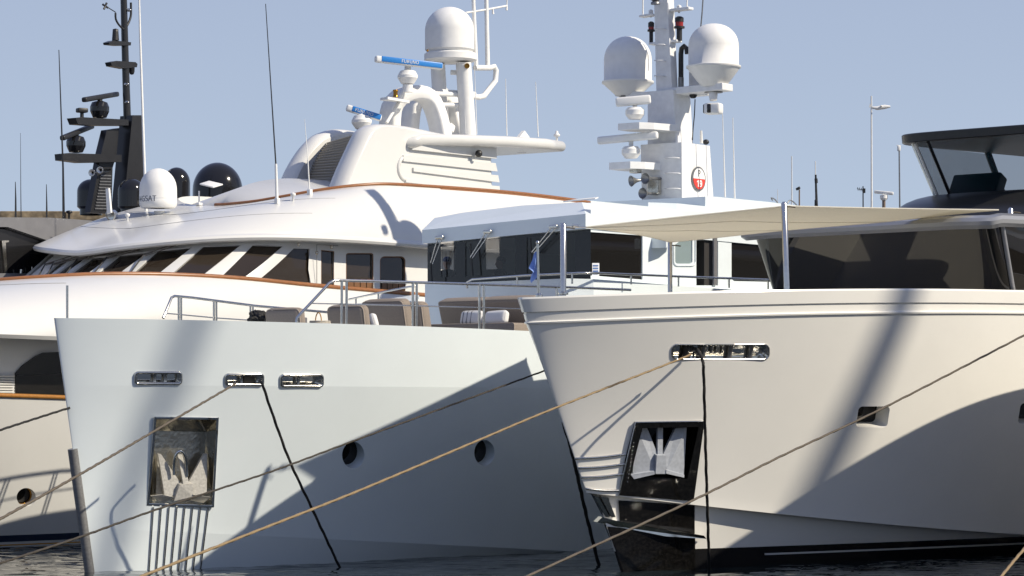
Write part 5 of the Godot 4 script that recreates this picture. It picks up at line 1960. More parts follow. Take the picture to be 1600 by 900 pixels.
func c_flybridge(f: Fr, y: Node3D):
	# two rounded cheeks with a raked louvre between them
	var bp := 1.75
	var cheek := func(px: Array, b: float, w: float) -> Mb:
		var mb := Mb.new()
		var rings := []
		for k in 7:
			var t := PI * k / 6.0
			var ins := (1.0 - sin(t)) * 0.16
			var off := -cos(t) * w * 0.5
			var ring := []
			var c := Vector3.ZERO
			for p in px: c += f.b(p.x, p.y, b)
			c /= px.size()
			for p in px:
				var q := f.b(p.x, p.y, b)
				var d := (c - q)
				d.x = 0
				ring.append(q + d.normalized() * ins + Vector3(off - w * 0.5, 0, 0))
			rings.append(ring)
		if ring_normal(rings[0]).x > 0: rings.reverse()
		mb.ring_loft(rings)
		return mb
	var smooth_px := func(a: Array) -> Array:
		var c := Curve2D.new()
		for i in a.size():
			var t: Vector2 = Vector2.ZERO if a[i].size() > 2 else (Vector2(a[(i + 1) % a.size()][0], a[(i + 1) % a.size()][1]) - Vector2(a[i - 1][0], a[i - 1][1])) / 6.0
			c.add_point(Vector2(a[i][0], a[i][1]), -t, t)
		var o := []
		var l := c.get_baked_length()
		for i in 60: o.append(c.sample_baked(l * i / 59.0, true))
		return o
	var port: Array = smooth_px.call([[534, 300, 0], [546, 268], [562, 232], [574, 207], [584, 197], [600, 193], [640, 196], [690, 206], [740, 218], [772, 226, 0], [774, 310, 0], [650, 312, 0]])
	var ob := part(y, "flybridge_house", cheek.call(port, bp, 0.55), M.white_gelcoat)
	# stepped mouldings along the port side
	var steps := [[[642, 214], [660, 211], [772, 232], [772, 248], [640, 234]], [[628, 243], [772, 255], [775, 268], [628, 252]], [[644, 262], [776, 274], [778, 285], [644, 268]], [[632, 279], [778, 291], [779, 301], [632, 285]]]
	for k in steps.size():
		var mb := Mb.new()
		var q := []
		for p in steps[k]: q.append(f.b(p[0], p[1], bp))
		mb.prism(q, Vector3(0.08 if k == 0 else 0.05, 0, 0))
		part(ob, "moulding", mb, M.white_gelcoat)
	var rl := Mb.new()
	rl.tube(curve3([f.b(640, 243, bp), f.b(628, 247, bp), f.b(622, 262, bp), f.b(628, 278, bp), f.b(645, 283, bp)], 20), 0.05, 8)
	part(ob, "moulding", rl, M.white_gelcoat)
	var star: Array = smooth_px.call([[452, 300, 0], [464, 268], [482, 236], [500, 214], [516, 205], [534, 201], [556, 203], [580, 210, 0], [560, 300, 0]])
	part(ob, "starboard_cheek", cheek.call(star, -1.3, 0.5), M.white_gelcoat)
	# louvre: a plate and its slats
	var L := func(u: float, v: float) -> Vector3:
		var lo := f.b(lerpf(486, 540, u), lerpf(288, 288, u), lerpf(-1.25, 1.2, u))
		var hi := f.b(lerpf(516, 562, u), lerpf(226, 212, u), lerpf(-1.25, 1.2, u))
		var mid := f.b(lerpf(496, 549, u), lerpf(256, 250, u), lerpf(-1.25, 1.2, u))
		return lo * (1 - v) * (1 - v) + (mid * 2.0 - (lo + hi) * 0.5) * 2.0 * v * (1 - v) + hi * v * v
	var pl := Mb.new()
	pl.sheet(L, 8, 8)
	var lv := part(y, "louvre", pl, M.black_plastic)
	for k in 16:
		var mb := Mb.new()
		var v := (k + 0.5) / 16.0
		var a: Vector3 = L.call(0.0, v); var b: Vector3 = L.call(1.0, v)
		var n := normal_at(L, Vector2(0.5, v))
		mb.box(Transform3D(Basis.looking_at(b - a, (n + Vector3(0, 0.9, 0)).normalized()), (a + b) / 2 + n * 0.06), Vector3(0.014, 0.09, a.distance_to(b)))
		part(lv, "slat", mb, M.louvre)
	# body that joins the cheeks behind the louvre
	var bd := Mb.new()
	var z0 := f.b(590, 240, 0.0).z - 0.2
	bd.box(Transform3D(Basis(), Vector3(0.1, 8.1, z0 - 1.1)), Vector3(2.8, 1.35, 2.6), 0.1)
	part(ob, "core", bd, M.white_gelcoat)
	# wing with rounded edges over the port side
	var wg := Mb.new()
	var wy := f.b(700, 222, 1.6)
	var w_px := [[644, 214, 1.9], [660, 209, 1.9], [720, 210, 2.1], [800, 213, 2.2], [860, 217, 2.2], [884, 221, 1.9]]
	var outer := []
	for p in w_px: outer.append(f.b(p[0], p[1] + 8, p[2]))
	var inner := []
	for p in w_px: inner.append(Vector3(0.2 if p[0] < 700 else (-0.6 if p[0] < 760 else -1.9), f.b(p[0], p[1] + 8, p[2]).y, f.b(p[0], p[1] + 8, p[2]).z))
	inner.reverse()
	var plan_w := outer + inner
	var yw := 0.0
	for p in outer: yw += p.y
	yw /= outer.size()
	var rings := []
	var cw := centre(plan_w)
	for k in 9:
		var t := PI * k / 8.0
		var ring := []
		for p in plan_w:
			var d := Vector3(cw.x - p.x, 0, cw.z - p.z).normalized()
			ring.append(Vector3(p.x, p.y - cos(t) * 0.13, p.z) + d * (1.0 - sin(t)) * 0.13)
		rings.append(ring)
	if ring_normal(rings[0]).y > 0:
		wg.ring_loft(reversed_rings(rings))
	else: wg.ring_loft(rings)
	var wing := part(y, "wing", wg, M.white_gelcoat)
	var sp := Mb.new()
	sp.ball(f.b(748, 240, 1.95), Vector3(0.09, 0.09, 0.09), 12, 8)
	part(wing, "camera", sp, M.black_plastic)
	sp = Mb.new()
	sp.lathe(Transform3D(Basis(), f.b(815, 237, 1.2)), [Vector2(0, -0.02), Vector2(0.12, -0.02), Vector2(0.12, 0.03)], 18, [1])
	part(wing, "downlight", sp, M.steel)
	for q in [[792, 212, 790, 123, 0.014], [841, 214, 837, 128, 0.014], [745, 210, 741, 96, 0.012], [728, 209, 726, 170, 0.008]]:
		var mb := Mb.new()
		mb.tube([f.b(q[0], q[1], 1.5), f.b(q[2], q[3], 1.5)], [q[4], q[4] * 0.6], 6)
		part(wing, "whip_aerial", mb, M.radome_white)
	sp = Mb.new()
	sp.lathe(Transform3D(Basis(), f.b(870, 219, 1.6)), [Vector2(0.03, -0.05), Vector2(0.03, 0.08), Vector2(0.08, 0.1), Vector2(0.08, 0.14), Vector2(0.04, 0.17), Vector2(0.035, 0.22), Vector2(0, 0.24)], 12)
	part(wing, "position_lamp", sp, M.radome_white)
	sp = Mb.new()
	sp.prism([f.b(812, 214, 1.5), f.b(828, 215, 1.5), f.b(820, 204, 1.5)], Vector3(-0.1, 0, 0))
	part(wing, "bracket", sp, M.radome_white)
	c_mast(f, y)

func reversed_rings(a: Array) -> Array:
	var r := a.duplicate()
	r.reverse()
	return r

func c_mast(f: Fr, y: Node3D):
	# arched legs, two posts, a crown plate, the big dome
	var leg := func(px: Array, b: float, w: float, th: float) -> Mb:
		var mb := Mb.new()
		var c := []
		for i in px.size(): c.append(f.b(px[i][0], px[i][1], b - 0.9 * i / px.size()))
		c = curve3(c, 18)
		var rings := []
		for i in c.size():
			var t: Vector3 = (c[mini(i + 1, c.size() - 1)] - c[maxi(i - 1, 0)]).normalized()
			var nn := t.cross(Vector3.RIGHT).normalized()
			var ring := []
			for k in 16:
				var a := TAU * k / 16.0
				ring.append(c[i] + Vector3.RIGHT * (signf(cos(a)) * pow(absf(cos(a)), 0.4)) * w * 0.5 + nn * (signf(sin(a)) * pow(absf(sin(a)), 0.4)) * th * 0.5)
			rings.append(ring)
		mb.ring_loft(rings)
		return mb
	var m := part(y, "mast_arch", leg.call([[690, 214], [685, 190], [678, 168], [668, 152], [652, 145], [634, 147], [620, 156], [611, 172], [609, 205]], 0.55, 0.5, 0.36), M.radome_white)
	part(m, "rear_leg", leg.call([[718, 214], [712, 190], [706, 166], [697, 152], [684, 148], [660, 154], [645, 166], [640, 205]], -0.15, 0.42, 0.34), M.radome_white)
	var g := Mb.new()
	g.tube([f.b(732, 216, 0.35), f.b(724, 98, 0.35)], [0.2, 0.19], 20)
	part(m, "post", g, M.radome_white)
	g = Mb.new()
	g.tube([f.b(690, 200, -0.35), f.b(684, 100, -0.35)], [0.19, 0.18], 20)
	part(m, "post", g, M.radome_white)
	for q in [[690, 143, 742, 147], [704, 113, 722, 114], [684, 164, 715, 164], [668, 146, 722, 148]]:
		g = Mb.new()
		g.tube([f.b(q[0], q[1], 0.0), f.b(q[2], q[3], 0.2)], 0.06, 12)
		part(m, "cross_tube", g, M.radome_white)
	# dome
	var c := f.b(702.5, 78, 0.0)
	var sc := -(f.xf * c).z / FOCAL
	var r := 38.5 * sc
	var prof := [Vector2(0, -6 * sc), Vector2(r * 0.88, -6 * sc), Vector2(r * 0.92, -3 * sc), Vector2(r * 1.0, 0.0), Vector2(r * 1.0, 30 * sc)]
	for k in range(1, 13):
		var t := PI / 2 * k / 12.0
		prof.append(Vector2(r * cos(t) if k < 12 else 0.0, (30 + 37.0 * sin(t)) * sc))
	g = Mb.new()
	g.lathe(Transform3D(Basis(), c), prof, 44, [1, 2, 3])
	var dome := part(m, "radome", g, M.radome_white)
	g = Mb.new()
	g.lathe(Transform3D(Basis(), f.b(704, 97, 0.0)), [Vector2(0, 0), Vector2(r * 0.9, 0.0), Vector2(r * 1.07, 3 * sc), Vector2(r * 1.07, 12 * sc), Vector2(r * 1.0, 14 * sc), Vector2(0, 14 * sc)], 40, [0, 1, 2, 3, 4])
	part(m, "crown_plate", g, M.radome_white)
	g = Mb.new()
	g.lathe(Transform3D(Basis(), f.b(704, 86, 0.0)), [Vector2(r * 0.7, -0.03), Vector2(r * 0.7, 0.15)], 30)
	part(dome, "foot", g, M.louvre)
	for q in [[668, 79], [738, 79]]:
		g = Mb.new()
		g.ball(f.b(q[0], q[1], 0.3), Vector3(0.03, 0.03, 0.03), 8, 6)
		part(dome, "bolt", g, M.brass)
	g = Mb.new()
	g.lathe(Transform3D(Basis(Quaternion(Vector3.UP, Vector3(0.75, 0, 0.66).normalized())), f.b(729.5, 103, 0.52)), [Vector2(0.065, -0.02), Vector2(0.065, 0.035), Vector2(0.045, 0.035), Vector2(0.04, 0.0), Vector2(0, 0.0)], 16, [0, 1, 2, 3])
	part(m, "mast_lamp", g, M.brass)
	# pole frame aft with two flag poles
	g = Mb.new()
	g.tube([f.b(742, 106, 0.2), f.b(766, 106, 0.2), f.b(772, 104, 0.2), f.b(775, 110, 0.2), f.b(774, 126, 0.2), f.b(756, 150, 0.2), f.b(748, 152, 0.2), f.b(728, 149, 0.2)], 0.07, 14)
	part(m, "pole_frame", g, M.radome_white)
	for q in [[744, 104, 738, -40, 0.055], [762, 104, 759, -40, 0.06]]:
		g = Mb.new()
		g.tube([f.b(q[0], q[1], 0.2), f.b(q[2], q[3], 0.2)], [q[4], q[4] * 0.8], 12)
		part(m, "pole", g, M.radome_white)
	g = Mb.new()
	g.tube([f.b(728, 20, 0.2), f.b(760, 15, 0.2), f.b(792, 9, 0.2)], 0.025, 8)
	g.tube([f.b(792, 9, 0.2), f.b(792, -10, 0.2)], 0.015, 6)
	g.tube([f.b(792, 9, 0.2), f.b(791.5, 16, 0.2)], [0.02, 0.03], 6)
	g.tube([f.b(770, 14, 0.2), f.b(770.5, 22, 0.2)], [0.02, 0.03], 6)
	part(m, "yard", g, M.radome_white)
	# two radars with blue faced bars
	for q in [[637, 120, 588, 93, 690, 104, 0.35, 0.3, "FURUNO"], [565, 190, 543, 169, 594, 184, 0.1, 0.3, "FURUNO"]]:
		var b: float = q[6]
		var ctr := f.b(q[0], q[1], b)
		var s2 := -(f.xf * ctr).z / FOCAL
		g = Mb.new()
		var k := 1.0
		g.lathe(Transform3D(Basis(), ctr), [Vector2(0, -12 * s2), Vector2(10 * s2, -11 * s2), Vector2(16 * s2, -2 * s2), Vector2(16 * s2, 2 * s2), Vector2(12 * s2, 9 * s2), Vector2(5 * s2, 11 * s2), Vector2(5 * s2, 18 * s2), Vector2(0, 18 * s2)], 12, [0, 1, 2, 3, 4, 5, 6])
		g.tube([ctr - Vector3(0, 12 * s2, 0), ctr - Vector3(0, 24 * s2, 0)], 8 * s2, 12)
		var rd := part(m, "radar", g, M.radome_white)
		var a0 := f.b(q[2], q[3], b + 0.05)
		var a1 := f.b(q[4], q[5], b + 0.05)
		if q[8] == "FURUNO" and q[0] < 600:
			a0 = f.b(541, 168, b - 0.25); a1 = f.b(596, 185, b + 0.3)
		else:
			a0 = f.b(586, 92, b - 0.3); a1 = f.b(691, 104, b + 0.5)
		var ax := Basis.looking_at(a1 - a0, Vector3.UP)
		g = Mb.new()
		g.rbox(Transform3D(ax, (a0 + a1) / 2), Vector3(0.16, 10.5 * s2, a0.distance_to(a1)), 0.05, 3)
		var bar := part(rd, "scanner", g, M.radome_white)
		# the side that looks at the quay
		var side := ax.x if (f.xf.basis * ax.x).z > 0 else -ax.x
		g = Mb.new()
		g.rbox(Transform3D(ax, (a0 + a1) / 2 + side * 0.066 + (a1 - a0).normalized() * 0.06 + Vector3(0, 0.012, 0)), Vector3(0.05, 8.6 * s2, a0.distance_to(a1) - 0.16), 0.018, 2)
		part(rd, "blue_face", g, M.bright_blue)
		var dirx := (a1 - a0).normalized()
		var upv := side.cross(dirx).normalized()
		if upv.y < 0: upv = -upv
		var mid := (a0 + a1) / 2 + side * 0.094 + Vector3(0, 0.012, 0)
		text_on(rd, "lettering", q[8], 0.105, M.radome_white, func(v: Vector3) -> Vector3: return mid + dirx * v.x * 1.1 + upv * v.y + side * (v.z + 0.002))
	# lamp shelf in front of the arch
	g = Mb.new()
	g.prism([f.b(594, 153, 0.55), f.b(606, 151, 0.8), f.b(640, 157, 0.8), f.b(640, 158, 0.3), f.b(604, 153, 0.3)], Vector3(0, -0.06, 0))
	g.tube([f.b(624, 158, 0.5), f.b(604, 192, 0.5)], 0.04, 8)
	part(m, "lamp_shelf", g, M.radome_white)
	g = Mb.new()
	g.lathe(Transform3D(Basis(), f.b(618, 152, 0.55)), [Vector2(0, 0), Vector2(0.07, 0), Vector2(0.065, 0.03), Vector2(0.055, 0.05), Vector2(0.055, 0.14), Vector2(0.07, 0.15), Vector2(0.06, 0.18), Vector2(0, 0.18)], 14, [1, 3, 4])
	part(m, "signal_lamp", g, M.brass)
	g = Mb.new()
	g.rbox(Transform3D(Basis(Vector3.RIGHT, -0.4), f.b(701, 200, 0.6)), Vector3(0.26, 0.2, 0.2), 0.04, 2)
	part(m, "floodlight", g, M.radome_white)

# ---------------------------------------------------------------- the black yacht behind
func dark_yacht():
	FD = Fr.new(-679, 58.6)
	var f := FD
	var y := thing("dark_yacht", "charcoal yacht at far left with black mast, radars and black radomes", "yacht", f.xf)
	var keel := {"y": func(_q): return -0.6, "wide": 2.8, "len": 12.0, "full": 1.8, "s0": 0.3}
	var sheer := {"y": func(_q): return 4.4, "wide": 3.6, "len": 9.0, "full": 2.1, "s0": -2.0}
	var S0 := hull_surface(keel, sheer, 30.0, 0.3)
	var g := Mb.new()
	g.sheet(S0, 40, 8); g.sheet(mirror(S0), 40, 8, [], 0, 1, 0, 1, true)
	deck_and_rail(g, sheer, 30.0, 3.9)
	part(y, "hull", g, M.slate_paint)
	# side: roof band with its pointed lower edge, black glass, grey coaming
	var sb := 3.3
	var q := func(a: Array, b: float) -> Array:
		var o := []
		for p in a: o.append(f.b(p[0], p[1], b))
		return o
	g = Mb.new()
	g.prism(q.call([[-120, 340], [0, 339.5], [78, 340], [165, 346], [420, 372], [420, 400], [165, 405], [87, 380], [12, 354.5], [-120, 354.5]], sb), Vector3(-sb * 2, 0, 0))
	part(y, "roof_band", g, M.slate_paint)
	g = Mb.new()
	g.prism(q.call([[-120, 352], [420, 378], [420, 440], [-120, 430]], sb - 0.15), Vector3(-(sb - 0.15) * 2, 0, 0))
	part(y, "glass_front", g, M.black_gloss)
	g = Mb.new()
	g.prism(q.call([[-120, 427], [120, 427], [420, 445], [420, 520], [-120, 520]], sb + 0.15), Vector3(-(sb + 0.15) * 2, 0, 0))
	part(y, "coaming", g, M.slate_paint)
	g = Mb.new()
	g.prism(q.call([[3, 376], [14, 375.5], [14, 378], [9, 379], [11.5, 427], [8, 427]], sb - 0.1), Vector3(-0.1, 0, 0))
	part(y, "door_frame", g, M.worn_steel)
	for x in [[33, 421, 0.05], [50, 417, 0.02]]:
		g = Mb.new()
		g.tube([f.b(x[0], x[1], sb - 0.05), f.b(x[0], 428, sb - 0.05)], x[2], 8)
		part(y, "bollard", g, M.steel)
	# mast fin
	g = Mb.new()
	var e := 0.3
	var st := f.b(207, 180, e)
	var sf := f.b(192.6, 330, e)
	var rt := f.b(222, 180, e)
	var rf := f.b(230, 330, e)
	for k in 1:
		var a := [Vector3(e - 0.42, sf.y, sf.z), sf, rf, Vector3(e - 0.42, rf.y, rf.z)]
		var c := [Vector3(e - 0.42, st.y, st.z), st, rt, Vector3(e - 0.42, rt.y, rt.z)]
		for i in 4:
			var j := (i + 1) % 4
			g.quad(a[i], a[j], c[j], c[i])
		g.poly(c)
	g.prism([sf, rf, rf - Vector3(0, 0.5, 0), sf - Vector3(0, 0.5, 0)], Vector3(-2 * e, 0, 0))
	var m := part(y, "mast", g, M.charcoal_paint)
	g = Mb.new()
	g.prism(q.call([[167, 203], [186, 200], [182, 243], [176, 262], [174, 334], [141, 332], [154, 262], [158, 240]], 0.1), Vector3(-0.2, 0, 0))
	part(m, "front_column", g, M.charcoal_paint)
	for k in 12:
		g = Mb.new()
		var yy := 273.0 + k * 4.7
		var x0 := lerpf(158, 148, k / 12.0)
		g.prism(q.call([[x0, yy], [174, yy + 0.4], [174, yy + 2.6], [x0, yy + 2.2]], 0.13), Vector3(-0.05, 0, 0))
		part(m, "louvre_slat", g, M.slate_steel)
	for p in [[[118, 184], [128, 183], [201, 187], [201, 196], [150, 196], [122, 194]], [[99, 240], [108, 239], [190, 242], [190, 253], [130, 254], [100, 250]]]:
		g = Mb.new()
		g.prism(q.call(p, 0.25), Vector3(-0.3, 0, 0))
		part(m, "platform", g, M.charcoal_paint)
	for p in [[155.5, 171, 131, 156, 183, 147], [118.5, 225, 97, 216, 144, 197]]:
		g = Mb.new()
		g.lathe(Transform3D(Basis(), f.b(p[0], p[1], 0.0)), [Vector2(0.1, -0.21), Vector2(0.17, -0.2), Vector2(0.235, -0.05), Vector2(0.235, 0.06), Vector2(0.19, 0.17), Vector2(0.08, 0.21), Vector2(0, 0.21)], 9, [0, 1, 2, 3, 4, 5])
		var rd := part(m, "radar", g, M.black_gloss)
		var a := f.b(p[2], p[3], 0.35)
		var b := f.b(p[4], p[5], -0.35)
		g = Mb.new()
		g.rbox(Transform3D(Basis.looking_at(b - a, Vector3.UP), (a + b) / 2), Vector3(0.14, 0.12, a.distance_to(b)), 0.04, 3)
		g.tube([f.b(p[0], p[1] - 12, 0.0), (a + b) / 2], 0.06, 10)
		part(rd, "scanner", g, M.black_plastic)
	g = Mb.new()
	g.rbox(Transform3D(Basis(Vector3.UP, -0.4), f.b(128, 172.5, 0.2)), Vector3(0.2, 0.11, 0.26), 0.03, 2)
	g.tube([f.b(128, 175, 0.2), f.b(128, 184, 0.2)], 0.045, 8)
	part(m, "camera", g, M.black_plastic)
	for p in [[143, 270, 168, 268], [156, 266, 172, 265]]:
		var a := f.b(p[0], p[1], 0.5)
		var b := f.b(p[2], p[3], 0.2)
		g = Mb.new()
		g.lathe(Transform3D(Basis(Quaternion(Vector3.UP, (b - a).normalized())), a), [Vector2(0.03, 0.06), Vector2(0.085, 0.0), Vector2(0.09, 0.01), Vector2(0.05, 0.08), Vector2(0.025, 0.14), Vector2(0.025, a.distance_to(b))], 14)
		part(m, "horn", g, M.steel)
	# pole with two small tables, sensors and a wind vane
	g = Mb.new()
	g.tube([f.b(199, 190, 0.05), f.b(196, 100, 0.05), f.b(192.5, -30, 0.05)], [0.095, 0.088, 0.08], 14)
	var pole := part(m, "pole", g, M.charcoal_paint)
	for p in [[[170, 66], [178, 63], [205, 66], [204.5, 71], [186, 71], [171, 69.5]], [[173, 97], [182, 95], [212, 97], [215, 100], [214, 105], [196, 107], [175, 103]]]:
		g = Mb.new()
		g.prism(q.call(p, 0.15), Vector3(-0.2, 0, 0))
		part(pole, "table", g, M.charcoal_paint)
	g = Mb.new()
	g.lathe(Transform3D(Basis(), f.b(180.5, 63, 0.1)), [Vector2(0.09, 0), Vector2(0.075, 0.2), Vector2(0.07, 0.27), Vector2(0, 0.29)], 12)
	part(pole, "sensor", g, M.black_plastic)
	g = Mb.new()
	g.lathe(Transform3D(Basis(), f.b(206, 112, 0.1)), [Vector2(0, -0.08), Vector2(0.05, -0.06), Vector2(0.07, 0.0), Vector2(0.075, 0.1)], 12)
	part(pole, "camera_dome", g, M.black_gloss)
	g = Mb.new()
	g.tube(curve3([f.b(193, 46, 0.1), f.b(186, 39, 0.1), f.b(181, 30, 0.1), f.b(180.5, 20, 0.1)], 10), 0.025, 8)
	g.tube(curve3([f.b(196, 45, 0.1), f.b(202, 33, 0.1), f.b(204.5, 24, 0.1), f.b(204.5, 4, 0.1)], 10), 0.028, 8)
	part(pole, "sensor_arm", g, M.black_plastic)
	g = Mb.new()
	g.tube([f.b(180.5, 19, 0.1), f.b(165, 9.5, 0.1)], 0.012, 6)
	for k in 4:
		var t := TAU * k / 4.0 + 0.5
		g.tube([f.b(164.5, 9.5, 0.1), f.b(164.5 + cos(t) * 4.5, 9.5 + sin(t) * 5.5, 0.1)], [0.02, 0.028], 6)
	part(pole, "wind_vane", g, M.black_plastic)
	for p in [[203, 16, 0.02], [199, 132, 0.03], [200, 160, 0.03]]:
		g = Mb.new()
		g.lathe(Transform3D(Basis(Vector3.BACK, -PI / 2), f.b(p[0] - 4, p[1], 0.12)), [Vector2(0.03, 0), Vector2(0.045, 0.05), Vector2(0.02, 0.12), Vector2(0, 0.13)], 10)
		part(pole, "bracket", g, M.steel)
	# black radomes on the roof
	for p in [[142, 300, 21.5, 280, 336, -1.2], [205, 300, 21.0, 279, 336, 1.6], [276, 286, 21.0, 261.5, 322, 2.2], [340, 297, 39.0, 254, 325, -0.5]]:
		var c := f.b(p[0], p[1], p[5])
		var sc := -(f.xf * c).z / FOCAL
		var r: float = p[2] * sc
		var prof := [Vector2(r * 0.8, (p[1] - p[4]) * sc), Vector2(r * 0.8, (p[1] - p[4]) * sc * 0.75), Vector2(r, (p[1] - p[4]) * sc * 0.65), Vector2(r, 0)]
		for k in range(1, 13):
			var t := PI / 2 * k / 12.0
			prof.append(Vector2(r * cos(t) if k < 12 else 0.0, sin(t) * (p[1] - p[3]) * sc))
		g = Mb.new()
		g.lathe(Transform3D(Basis(), c), prof, 40, [1, 2])
		part(y, "radome", g, M.black_gloss)
	# black whips
	for p in [[99.5, 345, 98.5, 262, 92, 78, 0.032], [33, 345, 32.5, 300, 32, 208, 0.012], [24.5, 345, 24.5, 310, 24, 284, 0.026], [73, 345, 73, 320, 72.5, 288, 0.024]]:
		g = Mb.new()
		g.tube([f.b(p[0], p[1], 2.6), f.b(p[2], p[3], 2.6), f.b(p[4], p[5], 2.6)], [p[6], p[6] * 0.7, p[6] * 0.3], 6)
		part(y, "whip_aerial", g, M.black_plastic)
	g = Mb.new()
	g.lathe(Transform3D(Basis(), f.b(108, 341, 2.6)), [Vector2(0.025, -0.05), Vector2(0.025, 0.1), Vector2(0.08, 0.13), Vector2(0.06, 0.17), Vector2(0, 0.18)], 12)
	part(y, "position_aerial", g, M.black_plastic)

# ---------------------------------------------------------------- yachts that stand outside the picture and shade the ones in it
func neighbour():
	var f := Fr.new(1800, 47.3, 46.0)
	var y := thing("neighbour_yacht", "white yacht moored outside the right edge, its shadow lying on the ivory yacht", "yacht", f.xf)
	var keel := {"y": func(_q): return -0.6, "wide": 2.0, "len": 14.0, "full": 1.7, "s0": 0.3}
	var sheer := {"y": func(_q): return 5.0, "wide": 2.8, "len": 9.5, "full": 2.1, "s0": -2.2}
	var S0 := hull_surface(keel, sheer, 24.0, 0.6)
	var g := Mb.new()
	g.sheet(S0, 60, 10); g.sheet(mirror(S0), 60, 10, [], 0, 1, 0, 1, true)
	deck_and_rail(g, sheer, 24.0, 4.2)
	part(y, "hull", g, M.white_gelcoat)
	g = Mb.new()
	g.prism([Vector3(-1.7, 4.1, -11), Vector3(1.7, 4.1, -11), Vector3(2.0, 4.1, -12), Vector3(2.0, 4.1, -22), Vector3(-2.0, 4.1, -22), Vector3(-2.0, 4.1, -12)], Vector3(0, 1.5, 0))
	part(y, "deckhouse", g, M.white_gelcoat)
	g = Mb.new()
	g.prism([Vector3(-1.72, 4.7, -10.98), Vector3(1.72, 4.7, -10.98), Vector3(2.02, 4.7, -12), Vector3(2.02, 4.7, -20), Vector3(-2.02, 4.7, -20), Vector3(-2.02, 4.7, -12)], Vector3(0, 0.6, 0))
	part(y, "window_band", g, M.dark_glass)
	# two tall sailing yachts towards the sun
	for k in 2:
		var at := [Vector3(63.2, 0, -22.4), Vector3(51.1, 0, -21.0)][k] as Vector3
		var lab: String = ["tall mast sailing yacht outside the picture, farther from the quay", "tall mast sailing yacht outside the picture, nearer the quay"][k]
		var s := thing("sailing_yacht", lab, "sailing yacht", Transform3D(Basis(), at), "sailing yachts outside the picture")
		var kk := {"y": func(_q): return -0.6, "wide": 1.3, "len": 14.0, "full": 1.6, "s0": -11.5}
		var sh := {"y": func(_q): return 1.7, "wide": 1.9, "len": 13.0, "full": 1.8, "s0": -13.0}
		var S := hull_surface(kk, sh, 14.0)
		g = Mb.new()
		g.sheet(S, 40, 6); g.sheet(mirror(S), 40, 6, [], 0, 1, 0, 1, true)
		deck_and_rail(g, sh, 14.0, 1.5, 0.1, 0.05)
		part(s, "hull", g, M.navy_paint)
		g = Mb.new()
		var tall: float = [51.0, 50.4][k]
		g.tube([Vector3(0, 1.2, 0), Vector3(0, tall * 0.5, -tall * 0.5 * 0.158), Vector3(0, tall, -tall * 0.158)], [[0.38, 0.38, 0.35], [0.22, 0.22, 0.2]][k], 16)
		var mast := part(s, "mast", g, M.mast_white)
		g = Mb.new()
		g.tube([Vector3(0, 3.2, -0.9), Vector3(0, 3.4, -10.5)], 0.22, 12)
		part(mast, "boom", g, M.mast_white)

# ---------------------------------------------------------------- mooring lines
func ropes():
	var g1 := "mooring lines of the pale grey yacht"
	rope("mooring_rope", [P(368, 599.5, 47.35), P(242, 673, 43.2), P(125, 741, 39.0), P(0, 811, 35.0), P(-250, 948, 28.0)], 0.0175, M.rope_grey, "grey brown rope from middle fairlead of pale grey yacht down to lower left")
	rope("mooring_rope", [P(866, 572, 48.2), P(850, 579.5, 48.0), P(559, 686.5, 44.0), P(423, 737, 41.5), P(242, 797, 38.0), P(128, 838, 35.5), P(0, 880, 32.0), P(-120, 918, 29.5)], 0.014, M.rope_dark, "long dark rope from behind ivory bow across pale grey hull to bottom left corner")
	rope("mooring_rope", [P(1076, 554, 47.3), P(1060, 562, 46.9), P(860, 640.5, 43.0), P(740, 691, 40.5), P(560, 767, 37.0), P(400, 830, 34.0), P(225, 899, 31.0), P(60, 965, 28.0)], 0.0165, M.rope_tan, "yellow tan rope from long fairlead of ivory yacht across the middle hull")
	rope("mooring_rope", [P(1790, 426, 44.8), P(1600, 524, 43.0), P(1385, 635, 41.0), P(1220, 713, 39.0), P(1082, 782, 37.0), P(860, 884, 34.0), P(700, 955, 32.0)], 0.015, M.rope_grey, "brown rope from right edge crossing in front of ivory bow and its anchor")
	rope("mooring_rope", [P(1700, 745, 40.0), P(1600, 858, 35.0), P(1564, 901, 33.0), P(1480, 1000, 29.0)], 0.0175, M.rope_tan, "short tan rope end in the bottom right corner")
	rope("snubber_line", [P(1090, 546, 47.6), P(1096, 558, 47.0), P(1099, 570, 46.9), P(1103, 720, 47.6), P(1108, 880, 48.8), P(1108.5, 893, 49.0)], 0.024, M.rope_black, "black vertical rope from fairlead of ivory yacht past its anchor into water")
	rope("snubber_line", [P(405, 596, 47.7), P(410, 601, 47.4), P(425, 645, 47.5), P(453, 721, 47.9), P(490, 800, 48.6), P(530, 885, 49.6), P(534, 893, 49.8)], 0.022, M.rope_black, "slanting black rope from middle fairlead of pale grey yacht into water")
	rope("snubber_line", [P(880, 660, 48.4), P(895, 712, 48.7), P(915, 800, 49.8), P(935, 880, 50.6), P(938, 892, 50.8)], 0.03, M.rope_black, "thick black rope beside stem of ivory yacht into shaded water")
	rope("mooring_rope", [P(150, 624, 48.8), P(98, 640.5, 47.5), P(0, 672, 44.5), P(-200, 738, 38.0)], 0.018, M.rope_black, "thin black rope at left edge in front of white classic hull")

